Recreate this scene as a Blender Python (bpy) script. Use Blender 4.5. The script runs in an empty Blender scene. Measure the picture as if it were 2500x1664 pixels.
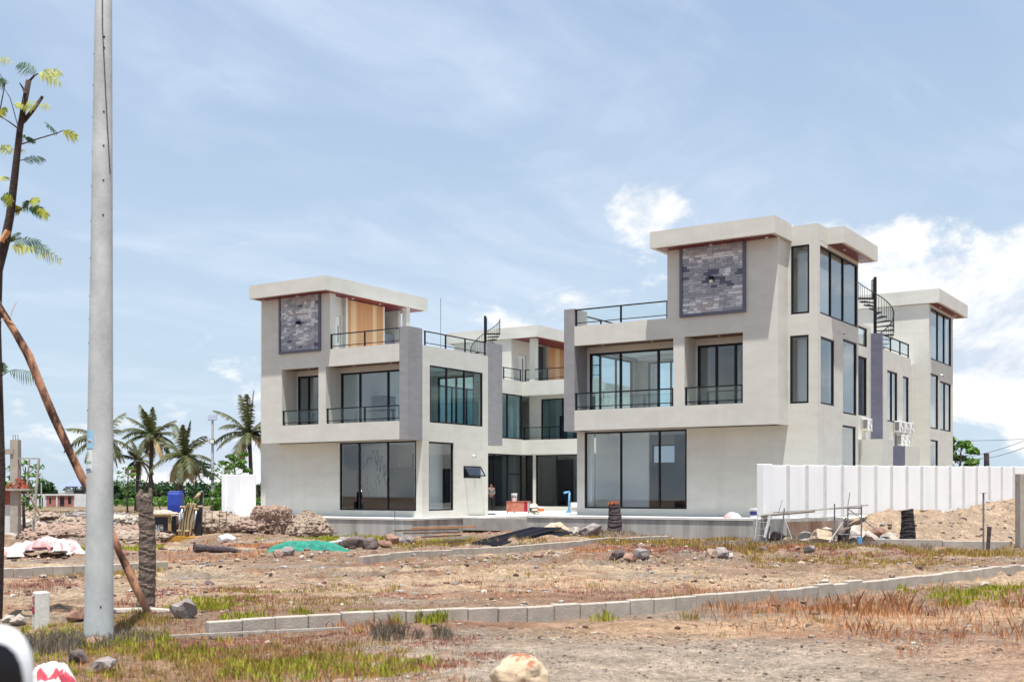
import bpy, math, random
import numpy as np
from mathutils import Vector, Matrix

sc = bpy.context.scene
COL = sc.collection
R = math.radians
CAMZ = 1.9

# ------------------------------------------------------------------ camera
cd = bpy.data.cameras.new('camera'); cam = bpy.data.objects.new('camera', cd); COL.objects.link(cam)
cam.location = (0, 0, CAMZ); cam.rotation_euler = (R(90), 0, 0)
cd.sensor_width = 36; cd.lens = 41.04; cd.shift_y = 0.1476
cd.clip_start = 0.1; cd.clip_end = 8000
cd.dof.use_dof = True; cd.dof.focus_distance = 52; cd.dof.aperture_fstop = 2.4
sc.camera = cam

# ------------------------------------------------------------------ sun and sky
SUN = Vector((0.0156, -0.2314, 1.0)).normalized()
ld = bpy.data.lights.new('sun', 'SUN'); ld.energy = 5.0; ld.angle = R(0.6); ld.color = (1.0, 0.965, 0.915)
sun = bpy.data.objects.new('sun', ld); COL.objects.link(sun)
sun.rotation_euler = SUN.to_track_quat('Z', 'Y').to_euler(); sun.location = (0, -20, 60)

world = bpy.data.worlds.new('World'); sc.world = world; world.use_nodes = True
wn = world.node_tree.nodes; wl = world.node_tree.links; wn.clear()
def W(t, **kw):
    n = wn.new(t)
    for k, v in kw.items(): setattr(n, k, v)
    return n
def wsock(s, v):
    if isinstance(v, (int, float)): s.default_value = v
    elif isinstance(v, tuple): s.default_value = v
    else: wl.new(v, s)
def wm(op, a, b=0.0, c=None):
    n = W('ShaderNodeMath', operation=op); wsock(n.inputs[0], a); wsock(n.inputs[1], b)
    if c is not None: wsock(n.inputs[2], c)
    return n.outputs[0]
def wramp(v, a, b):
    n = W('ShaderNodeMapRange', interpolation_type='SMOOTHSTEP'); wsock(n.inputs[0], v); wsock(n.inputs[1], a); wsock(n.inputs[2], b); wsock(n.inputs[3], 0.0); wsock(n.inputs[4], 1.0)
    return n.outputs[0]
def wnoise(vec, scale, detail=6, rough=.55, dist=0.0):
    n = W('ShaderNodeTexNoise'); wl.new(vec, n.inputs['Vector']); n.inputs['Scale'].default_value = scale
    n.inputs['Detail'].default_value = detail; n.inputs['Roughness'].default_value = rough; n.inputs['Distortion'].default_value = dist
    return n.outputs['Fac']
def wmixc(f, a, b):
    n = W('ShaderNodeMix', data_type='RGBA'); wsock(n.inputs[0], f); wsock(n.inputs[6], a); wsock(n.inputs[7], b); return n.outputs[2]
def wcomb(x, y, z):
    n = W('ShaderNodeCombineXYZ'); wsock(n.inputs[0], x); wsock(n.inputs[1], y); wsock(n.inputs[2], z); return n.outputs[0]
sky = W('ShaderNodeTexSky', sky_type='NISHITA'); sky.sun_disc = False
sky.sun_elevation = R(76); sky.sun_rotation = R(167); sky.altitude = 10; sky.air_density = 1.0; sky.dust_density = 1.2; sky.ozone_density = 1.6
geo = W('ShaderNodeTexCoord'); sep = W('ShaderNodeSeparateXYZ'); wl.new(geo.outputs['Generated'], sep.inputs[0])
dx, dy, dz = sep.outputs
az = wm('ARCTAN2', dx, dy); el = wm('ARCSINE', dz)
# high thin veil: noise on a horizontal sheet, drawn out along one direction
inv = wm('DIVIDE', 1.0, wm('ADD', wm('MAXIMUM', dz, 0.0), 0.12))
px = wm('MULTIPLY', dx, inv); py = wm('MULTIPLY', dy, inv)
rx = wm('ADD', wm('MULTIPLY', px, 0.80), wm('MULTIPLY', py, -0.60)); ry = wm('ADD', wm('MULTIPLY', px, 0.60), wm('MULTIPLY', py, 0.80))
cv = wcomb(wm('MULTIPLY', rx, 1.15), wm('MULTIPLY', ry, 0.62), 3.7)
veil = wnoise(cv, 1.5, 8, .58, .5); veil2 = wnoise(cv, 5.0, 6, .6, .9)
cirrus = wm('MULTIPLY', wramp(veil, .42, .72), wm('ADD', .45, wm('MULTIPLY', wramp(veil2, .3, .7), .55)))
haze = .80
# heaped clouds: a ragged belt above the horizon, thicker in places
cu_v = wcomb(wm('MULTIPLY', az, 3.2), wm('MULTIPLY', el, 5.4), 11.3)
cu = wnoise(cu_v, 2.1, 9, .62, .25)
big = wnoise(wcomb(wm('MULTIPLY', az, 1.0), wm('MULTIPLY', el, 1.0), 4.4), 1.9, 2, .5)
def blob(a0, e0, sa, se):
    a = wm('DIVIDE', wm('SUBTRACT', az, a0), sa); e = wm('DIVIDE', wm('SUBTRACT', el, e0), se)
    return wm('EXPONENT', wm('MULTIPLY', wm('ADD', wm('MULTIPLY', a, a), wm('MULTIPLY', e, e)), -1.0))
belt = wm('ADD', wm('MULTIPLY', wm('SUBTRACT', .13, el), .85), wm('MULTIPLY', wm('SUBTRACT', big, .5), .42))
for args, amp in (((.40, .15, .16, .10), .29), ((.112, .238, .042, .030), .36), ((.10, .158, .07, .03), .17), ((-.38, .045, .22, .045), .20), ((.72, .10, .16, .09), .2), ((-.95, .12, .25, .08), .2), ((1.6, .13, .4, .09), .2), ((-2.0, .13, .4, .09), .2), ((2.7, .12, .4, .08), .2)):
    belt = wm('ADD', belt, wm('MULTIPLY', blob(*args), amp))
cum = wramp(wm('ADD', cu, belt), .60, .725)
shade = wnoise(wcomb(wm('MULTIPLY', az, 3.2), wm('ADD', wm('MULTIPLY', el, 5.4), -.16), 11.3), 2.1, 7, .6, .25)
ccol = wmixc(wramp(wm('SUBTRACT', cu, shade), -.12, .09), (7.0, 8.0, 9.4, 1), (11.4, 11.4, 11.3, 1))
hcol = wmixc(wramp(el, .02, .52), (7.0, 8.65, 10.3, 1), (4.6, 6.15, 8.9, 1))
base = wmixc(haze, sky.outputs[0], hcol)
base = wmixc(wm('MULTIPLY', cirrus, .62), base, (8.3, 9.3, 10.9, 1))
full = wmixc(cum, base, ccol)
bg = W('ShaderNodeBackground'); wl.new(full, bg.inputs[0]); bg.inputs[1].default_value = 0.063
wo = W('ShaderNodeOutputWorld'); wl.new(bg.outputs[0], wo.inputs[0])

vs = sc.view_settings; vs.view_transform = 'Standard'; vs.look = 'None'; vs.exposure = 0.62; vs.gamma = 1.0; vs.use_curve_mapping = False
sc.render.engine = 'CYCLES'
sc.cycles.max_bounces = 7; sc.cycles.transparent_max_bounces = 16; sc.cycles.caustics_reflective = False; sc.cycles.caustics_refractive = False

# ------------------------------------------------------------------ helpers
F = 2850.0
def at(x, y, Y):                       # a spot of the photograph at a chosen distance
    return Vector(((x - 1250) / F * Y, Y, CAMZ + (1201 - y) / F * Y))
rnd = random.Random(7)

def tag(o, label=None, cat=None, group=None, kind=None):
    if label: o['label'] = label
    if cat: o['category'] = cat; kind = kind or 'thing'
    if group: o['group'] = group
    if kind: o['kind'] = kind
    return o
def empty(name, loc=(0, 0, 0), rz=0.0):
    o = bpy.data.objects.new(name, None); o.location = loc; o.rotation_euler = (0, 0, rz); COL.objects.link(o); o.empty_display_size = .2
    return o
def link(name, me, parent=None, loc=None, rz=None):
    o = bpy.data.objects.new(name, me); COL.objects.link(o)
    if parent is not None: o.parent = parent
    if loc is not None: o.location = loc
    if rz is not None: o.rotation_euler = (0, 0, rz)
    return o

# --- materials
MATS = {}
def mat(name, c, c2=None, scale=3.0, rough=.8, bump=0.0, bscale=40.0, metal=0.0, stretch=(1, 1, 1), detail=5, spec=.4, island=0.0, contrast=(.3, .7), trans=0.0):
    m = bpy.data.materials.new(name); m.use_nodes = True; N = m.node_tree.nodes; L = m.node_tree.links
    p = N['Principled BSDF']; p.inputs['Roughness'].default_value = rough; p.inputs['Metallic'].default_value = metal
    p.inputs['Specular IOR Level'].default_value = spec
    g = N.new('ShaderNodeNewGeometry')
    mp = N.new('ShaderNodeMapping'); mp.inputs['Scale'].default_value = stretch; L.new(g.outputs['Position'], mp.inputs[0])
    col = None
    if c2 is not None:
        n = N.new('ShaderNodeTexNoise'); n.inputs['Scale'].default_value = scale; n.inputs['Detail'].default_value = detail; n.inputs['Roughness'].default_value = .62
        L.new(mp.outputs[0], n.inputs['Vector'])
        r = N.new('ShaderNodeValToRGB'); e = r.color_ramp.elements
        e[0].position = contrast[0]; e[0].color = (*c, 1); e[1].position = contrast[1]; e[1].color = (*c2, 1)
        L.new(n.outputs['Fac'], r.inputs[0]); col = r.outputs[0]
    else:
        rgb = N.new('ShaderNodeRGB'); rgb.outputs[0].default_value = (*c, 1); col = rgb.outputs[0]
    if island:
        h = N.new('ShaderNodeHueSaturation'); L.new(col, h.inputs['Color'])
        mr = N.new('ShaderNodeMapRange'); L.new(g.outputs['Random Per Island'], mr.inputs[0]); mr.inputs[3].default_value = 1 - island; mr.inputs[4].default_value = 1 + island
        L.new(mr.outputs[0], h.inputs['Value'])
        mh = N.new('ShaderNodeMapRange'); L.new(g.outputs['Random Per Island'], mh.inputs[0]); mh.inputs[3].default_value = .5 - island * .05; mh.inputs[4].default_value = .5 + island * .05
        L.new(mh.outputs[0], h.inputs['Hue'])
        col = h.outputs[0]
    L.new(col, p.inputs['Base Color'])
    if bump:
        n2 = N.new('ShaderNodeTexNoise'); n2.inputs['Scale'].default_value = bscale; n2.inputs['Detail'].default_value = 6; L.new(mp.outputs[0], n2.inputs['Vector'])
        b = N.new('ShaderNodeBump'); b.inputs['Strength'].default_value = bump; b.inputs['Distance'].default_value = .02
        L.new(n2.outputs['Fac'], b.inputs['Height']); L.new(b.outputs[0], p.inputs['Normal'])
    if trans:
        t = N.new('ShaderNodeBsdfTranslucent'); L.new(col, t.inputs[0]); mx = N.new('ShaderNodeMixShader'); mx.inputs[0].default_value = trans
        out = N['Material Output']; L.new(p.outputs[0], mx.inputs[1]); L.new(t.outputs[0], mx.inputs[2]); L.new(mx.outputs[0], out.inputs[0])
    MATS[name] = m
    return m
def glass(name, tint, refl, ior=1.5):
    m = bpy.data.materials.new(name); m.use_nodes = True; N = m.node_tree.nodes; L = m.node_tree.links
    N.remove(N['Principled BSDF']); out = N['Material Output']
    t = N.new('ShaderNodeBsdfTransparent'); t.inputs[0].default_value = (*tint, 1)
    g = N.new('ShaderNodeBsdfGlossy'); g.inputs['Roughness'].default_value = .012; g.inputs[0].default_value = (.95, .98, 1, 1)
    f = N.new('ShaderNodeLayerWeight'); f.inputs[0].default_value = .5
    pw = N.new('ShaderNodeMath'); pw.operation = 'POWER'; L.new(f.outputs['Facing'], pw.inputs[0]); pw.inputs[1].default_value = 4.6
    a = N.new('ShaderNodeMath'); a.operation = 'MULTIPLY_ADD'; L.new(pw.outputs[0], a.inputs[0]); a.inputs[1].default_value = .9; a.inputs[2].default_value = refl; a.use_clamp = True
    mx = N.new('ShaderNodeMixShader'); L.new(a.outputs[0], mx.inputs[0]); L.new(t.outputs[0], mx.inputs[1]); L.new(g.outputs[0], mx.inputs[2]); L.new(mx.outputs[0], out.inputs[0])
    MATS[name] = m
    return m

mat('plaster', (.575, .562, .502), (.645, .632, .568), .9, .9, .10, 7, stretch=(1, 1, 2.6), contrast=(.32, .68), detail=8)
mat('plaster_dark', (.255, .250, .255), (.305, .30, .303), 1.5, .9, .06, 10, stretch=(1, 1, 3))
mat('plaster_violet', (.13, .13, .185), (.17, .17, .23), 1.5, .9, .06, 10, stretch=(1, 1, 3))
mat('white_wall', (.80, .80, .78), (.86, .86, .84), .8, .85, .04, 20)
mat('precast', (.84, .84, .83), (.91, .91, .905), .9, .85, .05, 25, stretch=(1, 1, .4))
mat('precast_post', (.56, .56, .53), (.68, .68, .65), 2.0, .85, .05, 25)
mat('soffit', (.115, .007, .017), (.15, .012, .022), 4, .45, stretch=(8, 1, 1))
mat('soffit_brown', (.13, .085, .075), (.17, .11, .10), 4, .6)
mat('black_metal', (.006, .006, .008), None, rough=.55, spec=.3)
mat('frame_metal', (.008, .008, .012), None, rough=.5, spec=.3)
mat('stone_frame', (.115, .117, .155), (.14, .142, .18), 3, .7)
mat('stone_a', (.54, .54, .565), (.40, .40, .45), 14, .9, .6, 30)
mat('stone_b', (.39, .392, .425), (.29, .29, .335), 14, .9, .6, 30)
mat('stone_c', (.80, .80, .805), (.64, .64, .66), 14, .9, .6, 30)
mat('stone_d', (.10, .105, .165), (.15, .155, .21), 14, .85, .6, 30)
mat('stone_e', (.42, .39, .39), (.50, .47, .47), 14, .9, .6, 30)
mat('timber_warm', (.50, .25, .105), (.60, .32, .15), 3, .55, stretch=(8, 8, .5))
mat('timber_pale', (.66, .44, .24), (.72, .50, .29), 3, .55, stretch=(8, 8, .5))
mat('interior', (.88, .885, .88), None, rough=.9)
mat('interior_floor', (.66, .66, .65), None, rough=.35)
mat('interior_dark', (.045, .045, .055), None, rough=.7)
mat('interior_grey', (.22, .25, .29), None, rough=.7)
mat('lamp_white', (.85, .84, .8), None, rough=.4)
mat('ac_white', (.74, .74, .71), None, rough=.5)
mat('ac_dark', (.05, .05, .055), None, rough=.6)
mat('concrete_bare', (.26, .252, .235), (.50, .492, .462), 1.6, .95, .25, 30, stretch=(1.0, 1.0, .12), contrast=(.28, .72))
mat('concrete_slab', (.60, .59, .56), (.72, .71, .68), 1.5, .9, .15, 30)
mat('concrete_patch', (.29, .275, .25), (.42, .41, .385), 1.6, .95, .15, 20)
mat('soil_face', (.17, .085, .055), (.36, .27, .20), 1.8, 1, .6, 15, stretch=(1, 1, .3))
def streaks(name, amount, top):
    m = MATS[name]; N = m.node_tree.nodes; L = m.node_tree.links; p = N['Principled BSDF']; src = p.inputs['Base Color'].links[0].from_socket
    g = N.new('ShaderNodeNewGeometry'); mp = N.new('ShaderNodeMapping'); mp.inputs['Scale'].default_value = (2.6, 2.6, .10); L.new(g.outputs['Position'], mp.inputs[0])
    n = N.new('ShaderNodeTexNoise'); n.inputs['Scale'].default_value = 1.0; n.inputs['Detail'].default_value = 7; n.inputs['Roughness'].default_value = .7; L.new(mp.outputs[0], n.inputs[0])
    r = N.new('ShaderNodeMapRange'); L.new(n.outputs['Fac'], r.inputs[0]); r.inputs[1].default_value = .50; r.inputs[2].default_value = .68; r.inputs[3].default_value = 1.0; r.inputs[4].default_value = 1-amount
    n2 = N.new('ShaderNodeTexNoise'); n2.inputs['Scale'].default_value = .35; n2.inputs['Detail'].default_value = 3; L.new(g.outputs['Position'], n2.inputs[0])
    r2 = N.new('ShaderNodeMapRange'); L.new(n2.outputs['Fac'], r2.inputs[0]); r2.inputs[1].default_value = .35; r2.inputs[2].default_value = .65; r2.inputs[3].default_value = 1.0; r2.inputs[4].default_value = top
    mu = N.new('ShaderNodeMath'); mu.operation = 'MULTIPLY'; L.new(r.outputs[0], mu.inputs[0]); L.new(r2.outputs[0], mu.inputs[1])
    x = N.new('ShaderNodeVectorMath'); x.operation = 'SCALE'; L.new(src, x.inputs[0]); L.new(mu.outputs[0], x.inputs['Scale']); L.new(x.outputs[0], p.inputs['Base Color'])
streaks('plaster', .05, 1.03); streaks('concrete_bare', .25, 1.12); streaks('precast', .05, 1.03); streaks('plaster_dark', .08, 1.05)
def _marble():
    m = mat('marble', (.80, .80, .78), None, rough=.2); N = m.node_tree.nodes; L = m.node_tree.links; p = N['Principled BSDF']
    g = N.new('ShaderNodeNewGeometry'); mp = N.new('ShaderNodeMapping'); mp.inputs['Rotation'].default_value = (0, .35, .3); mp.inputs['Scale'].default_value = (1.7, 1.7, .30); L.new(g.outputs['Position'], mp.inputs[0])
    n = N.new('ShaderNodeTexNoise'); n.inputs['Scale'].default_value = .8; n.inputs['Detail'].default_value = 5; n.inputs['Distortion'].default_value = .1; L.new(mp.outputs[0], n.inputs[0])
    a = N.new('ShaderNodeMath'); a.operation = 'SUBTRACT'; L.new(n.outputs['Fac'], a.inputs[0]); a.inputs[1].default_value = .5
    b = N.new('ShaderNodeMath'); b.operation = 'ABSOLUTE'; L.new(a.outputs[0], b.inputs[0])
    r = N.new('ShaderNodeValToRGB'); e = r.color_ramp.elements; e[0].position = .002; e[0].color = (.08, .08, .08, 1); e[1].position = .014; e[1].color = (.82, .82, .80, 1); L.new(b.outputs[0], r.inputs[0]); L.new(r.outputs[0], p.inputs['Base Color'])
_marble()
glass('glass_window', (.92, .95, .955), .06)
glass('glass_tint', (.80, .90, .92), .04)
glass('glass_dark', (.62, .65, .68), .03)
glass('glass_rail', (.94, .97, .965), .02)

# --- mesh collector
class MB:
    def __init__(s): s.v = []; s.f = []
    def box(s, x0, x1, y0, y1, z0, z1):
        if x0 > x1: x0, x1 = x1, x0
        if y0 > y1: y0, y1 = y1, y0
        i = len(s.v)
        s.v += [(x0, y0, z0), (x1, y0, z0), (x1, y1, z0), (x0, y1, z0), (x0, y0, z1), (x1, y0, z1), (x1, y1, z1), (x0, y1, z1)]
        s.f += [(i, i+3, i+2, i+1), (i+4, i+5, i+6, i+7), (i, i+1, i+5, i+4), (i+1, i+2, i+6, i+5), (i+2, i+3, i+7, i+6), (i+3, i, i+4, i+7)]
        return s
    def mbox(s, M, sx, sy, sz):          # box of full size sx, sy, sz centred on matrix M
        i = len(s.v)
        for z in (-.5, .5):
            for x, y in ((-.5, -.5), (.5, -.5), (.5, .5), (-.5, .5)):
                s.v.append(tuple(M @ Vector((x*sx, y*sy, z*sz))))
        s.f += [(i, i+3, i+2, i+1), (i+4, i+5, i+6, i+7), (i, i+1, i+5, i+4), (i+1, i+2, i+6, i+5), (i+2, i+3, i+7, i+6), (i+3, i, i+4, i+7)]
        return s
    def bar(s, p, q, w, h=None, up=Vector((0, 0, 1))):
        p, q = Vector(p), Vector(q); d = q - p; L = d.length
        if L < 1e-6: return s
        z = d.normalized(); x = up.cross(z)
        if x.length < 1e-4: x = Vector((1, 0, 0))
        x.normalize(); y = z.cross(x)
        M = Matrix((x, y, z)).transposed().to_4x4(); M.translation = (p + q) / 2
        return s.mbox(M, w, h or w, L)
    def tube(s, pts, rad, n=8, cap=True):
        pts = [Vector(p) for p in pts]; rad = rad if isinstance(rad, (list, tuple)) else [rad]*len(pts); base = len(s.v)
        up = Vector((.13, .21, 1)).normalized(); prev = None
        for k, p in enumerate(pts):
            d = (pts[min(k+1, len(pts)-1)] - pts[max(k-1, 0)]).normalized()
            x = (prev - d * prev.dot(d)) if prev is not None else up.cross(d)
            if x.length < 1e-4: x = Vector((1, 0, 0)).cross(d)
            x.normalize(); prev = x; y = d.cross(x)
            for j in range(n):
                t = 2*math.pi*j/n; s.v.append(tuple(p + (x*math.cos(t) + y*math.sin(t))*rad[k]))
        for k in range(len(pts)-1):
            for j in range(n):
                a = base + k*n + j; b = base + k*n + (j+1) % n
                s.f.append((a, b, b+n, a+n))
        if cap:
            s.f.append(tuple(base + j for j in reversed(range(n)))); s.f.append(tuple(base + (len(pts)-1)*n + j for j in range(n)))
        return s
    def prism(s, poly, y0, y1):          # polygon in x,z pushed along y
        i = len(s.v); n = len(poly)
        s.v += [(x, y0, z) for x, z in poly] + [(x, y1, z) for x, z in poly]
        s.f += [tuple(i + k for k in range(n)), tuple(i + n + k for k in reversed(range(n)))]
        for k in range(n):
            a, b = i+k, i+(k+1) % n; s.f.append((b, a, a+n, b+n))
        return s
    def mesh(s, name, m=None, smooth=False):
        me = bpy.data.meshes.new(name); me.from_pydata(s.v, [], s.f)
        if m: me.materials.append(MATS[m] if isinstance(m, str) else m)
        if smooth: me.polygons.foreach_set('use_smooth', [True]*len(me.polygons))
        me.update(); return me
    def build(s, name, m=None, parent=None, loc=None, rz=None, smooth=False):
        return link(name, s.mesh(name, m, smooth), parent, loc, rz)

def bevel(o, w=.01, seg=1):
    b = o.modifiers.new('bevel', 'BEVEL'); b.width = w; b.segments = seg; b.limit_method = 'ANGLE'; return o

# --- smooth value noise for numpy arrays
def _hash(i, j, k, seed):
    h = (i.astype(np.int64)*374761393 + j.astype(np.int64)*668265263 + k.astype(np.int64)*2147483647 + seed*1274126177) & 0xffffffff
    h = ((h ^ (h >> 13)) * 1274126177) & 0xffffffff
    h = ((h ^ (h >> 16)) * 2246822519) & 0xffffffff
    return ((h ^ (h >> 15)) & 0xffffff) / float(0xffffff)
def vnoise(x, y, z=None, seed=0):
    x = np.asarray(x, float); y = np.asarray(y, float); z = np.zeros_like(x) if z is None else np.asarray(z, float)
    i, j, k = np.floor(x), np.floor(y), np.floor(z); u, v, w = x-i, y-j, z-k
    u = u*u*(3-2*u); v = v*v*(3-2*v); w = w*w*(3-2*w); r = 0
    for a in (0, 1):
        for b in (0, 1):
            for c in (0, 1):
                r = r + _hash(i+a, j+b, k+c, seed) * (u if a else 1-u) * (v if b else 1-v) * (w if c else 1-w)
    return r
def fbm(x, y, z=None, oct=4, seed=0, gain=.5):
    s = 0; a = 1; t = 0; zz = z
    for o in range(oct):
        s = s + a*vnoise(x*2**o, y*2**o, None if z is None else z*2**o, seed+o*17); t += a; a *= gain
    return s/t
def sstep(a, b, x):
    t = np.clip((x-a)/(b-a), 0, 1); return t*t*(3-2*t)
# ------------------------------------------------------------------ ground
FD = np.array((.753, .658)); FN = np.array((.658, -.753)); FP = np.array((10.13, 43.0)); FSTEP = 1.177
MOUNDS = [  # x, y, rx, ry, height
    (-13.2, 53.5, 3.2, 2.2, .45), (-9.5, 49.5, 2.2, 1.0, .25), (-24, 48, 5, 3, .35), (-17.5, 44, 2.5, 1.2, .35),
    (1.6, 42.6, 2.2, .9, .30), (2.0, 31.5, 1.2, .5, .16), (5.0, 33.5, 1.3, .5, .18), (-6.0, 36.4, 1.6, .8, .10), (-5.2, 17.0, 1.6, 1.2, .14), (10.8, 36.0, 1.2, .5, .14),
    (3.7, 47.2, 1.8, .8, .16), (-13.2, 21.5, 2.5, 2.0, .12), (-5.5, 12.5, 2, 1.2, .08)]
def height(X, Y, fine=True):
    X = np.asarray(X, float); Y = np.asarray(Y, float)
    h = -.9*sstep(90, 230, Y)*sstep(40, -5, X)
    h = h - .30*sstep(30, 54, Y)*sstep(3, -8, X)*sstep(110, 80, Y)
    h = h - .55*np.exp(-(((X+16.6)/3.2)**2 + ((Y-55.5)/4.6)**2))
    for mx, my, ax, ay, hh in MOUNDS: h = h + hh*np.exp(-(((X-mx)/ax)**2 + ((Y-my)/ay)**2))
    ds = (X-FP[0])*FN[0] + (Y-FP[1])*FN[1]; n = ((X-FP[0])*FD[0] + (Y-FP[1])*FD[1])/FSTEP
    H = 1.08 + .55*sstep(9, 16, n) + .12*(fbm(X*.8, Y*.8, oct=3, seed=5)-.5)
    toe = 3.0 + .30*np.clip(n, 0, 14)
    bank = H*np.where(ds > .2, sstep(toe, .2, ds), .78)*sstep(2.2, 5.0, n)*sstep(40, 25, n)*np.where(ds < .2, sstep(-6, 0, ds), 1)
    h = h + bank
    if fine:
        near = sstep(160, 70, Y)
        h = h + near*(.13*(fbm(X*.33, Y*.33, oct=2, seed=1)-.5) + .11*(fbm(X*1.3, Y*1.3, oct=3, seed=2)-.5))
        lumps = np.clip(fbm(X*3.1, Y*3.1, oct=3, seed=3, gain=.6)-.50, 0, 1)*.36 + np.clip(vnoise(X*5.3, Y*5.3, seed=13)-.62, 0, 1)*.14
        rough = sstep(.42, .60, fbm(X*.22, Y*.22, oct=2, seed=9))*sstep(14, 22, Y) + sstep(.1, .5, bank)
        h = h + near*lumps*np.clip(.22 + rough, 0, 1.1)
        ruts = np.sin((Y*.9 - X*.25 + .8*fbm(X*.2, Y*.2, oct=2, seed=12))*5.2)
        h = h + .035*ruts*sstep(17.5, 20, Y)*sstep(34, 28, Y)*sstep(.45, .6, fbm(X*.15, Y*.3, oct=2, seed=21))
    return h
def gz(x, y): return float(height(np.array([x]), np.array([y]))[0])
def gp(x, y, z=0.0):                   # a spot of the photograph on level ground
    Y = (CAMZ - z)*F/(y - 1201); return ((x - 1250)/F*Y, Y)

def axis(fine0, fine1, step, far, ratio=1.13):
    a = list(np.arange(fine0, fine1, step)); s = step; x = a[-1]
    while x < far[1]: s *= ratio; x += s; a.append(x)
    s = step; x = a[0]; b = []
    while x > far[0]: s *= ratio; x -= s; b.append(x)
    return np.array(b[::-1] + a)
xs = axis(-21, 22, .115, (-2600, 2600)); ys = np.concatenate([axis(8, 30, .105, (-60, 8.1))[:-1], np.arange(30, 62, .16), axis(62, 90, .5, (0, 4200))[lambda a: a >= 62] if False else np.array([62 + .35*i for i in range(60)])])
yy = [ys[-1]]; s_ = .35
while yy[-1] < 4200: s_ *= 1.12; yy.append(yy[-1]+s_)
ys = np.unique(np.concatenate([ys, yy[1:]]))
GX, GY = np.meshgrid(xs, ys); GZ = height(GX, GY)
nx_, ny_ = len(xs), len(ys)
gm = bpy.data.meshes.new('ground')
V = np.stack([GX, GY, GZ], -1).reshape(-1, 3).astype(np.float32)
idx = np.arange(nx_*ny_).reshape(ny_, nx_); Q = np.stack([idx[:-1, :-1], idx[:-1, 1:], idx[1:, 1:], idx[1:, :-1]], -1).reshape(-1, 4).astype(np.int32)
gm.vertices.add(len(V)); gm.vertices.foreach_set('co', V.ravel()); gm.loops.add(Q.size); gm.loops.foreach_set('vertex_index', Q.ravel())
gm.polygons.add(len(Q)); gm.polygons.foreach_set('loop_start', np.arange(0, Q.size, 4, dtype=np.int32)); gm.polygons.foreach_set('use_smooth', np.ones(len(Q), bool)); gm.update(calc_edges=True)
# earth colours: where sand, gravel, red soil and grey dust lie
def mixc(a, b, t): return a*(1-t[..., None]) + np.array(b)*t[..., None]
big1 = fbm(GX*.16, GY*.28, oct=4, seed=31); big2 = fbm(GX*.35+9, GY*.7, oct=4, seed=37); sm1 = fbm(GX*1.7, GY*2.6, oct=4, seed=41, gain=.6); sm2 = fbm(GX*5, GY*6, oct=3, seed=43, gain=.65)
Cg = np.zeros(GX.shape + (3,)) + np.array((.265, .190, .145))
Cg = mixc(Cg, (.40, .315, .235), sstep(.50, .66, big1)*.9)                       # pale sand
Cg = mixc(Cg, (.235, .205, .180), sstep(.52, .66, big2)*.75)                     # grey dust
Cg = mixc(Cg, (.25, .135, .095), sstep(.55, .70, fbm(GX*.5, GY*.9, oct=3, seed=51))*.6)  # red soil
grav = sstep(16.2, 14.2, GY + .12*GX + 1.6*(big2-.5))*sstep(-3.2, -1.0, GX + 1.2*(big1-.5))*sstep(9.5, 5.5, GX - (GY-11)*.2 + 2*(big1-.5))
Cg = mixc(Cg, (.335, .290, .250), grav*.92)                                      # gravel apron
lane = np.exp(-((GY - (17.2 + .30*(GX-5)) + 1.3*(big2-.5))/1.0)**2)*sstep(-1.0, 3.0, GX)*sstep(40, 20, GX)
Cg = mixc(Cg, (.43, .30, .205), lane*.9)                                        # washed sand by the near kerb
pink = sstep(15.5, 13.5, GY - .15*(GX-4) + 1.5*(big1-.5))*sstep(3.2, 6.0, GX)
Cg = mixc(Cg, (.345, .225, .165), pink*.9)
track = np.exp(-((GY - (23.5 + .22*GX) + 2.2*(big1-.5))/2.1)**2)*sstep(.38, .62, big2+.12)
Cg = mixc(Cg, (.42, .325, .240), track*.75)
dsG = (GX-FP[0])*FN[0] + (GY-FP[1])*FN[1]; nG = ((GX-FP[0])*FD[0] + (GY-FP[1])*FD[1])/FSTEP
bk = sstep(7, 4.5, dsG)*sstep(-8, -4, dsG)*sstep(2, 4, nG); Cg = mixc(Cg, (.385, .305, .240), bk*.85)
litter = sstep(18.8, 16.5, GY - .1*(GX+4))*sstep(-.6, -2.6, GX); Cg = mixc(Cg, (.215, .150, .110), litter*.7)
Cg = mixc(Cg, (.17, .17, .11), sstep(70, 150, GY)*.35)
Cg = .78*Cg*np.array((1.05, .985, .88))*(.62 + .76*sm1)[..., None]*(.66 + .68*sm2)[..., None]
ca = gm.color_attributes.new('earth', 'FLOAT_COLOR', 'POINT'); ca.data.foreach_set('color', np.concatenate([np.clip(Cg, 0.01, .8), np.ones(GX.shape+(1,))], -1).astype(np.float32).ravel())
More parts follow.
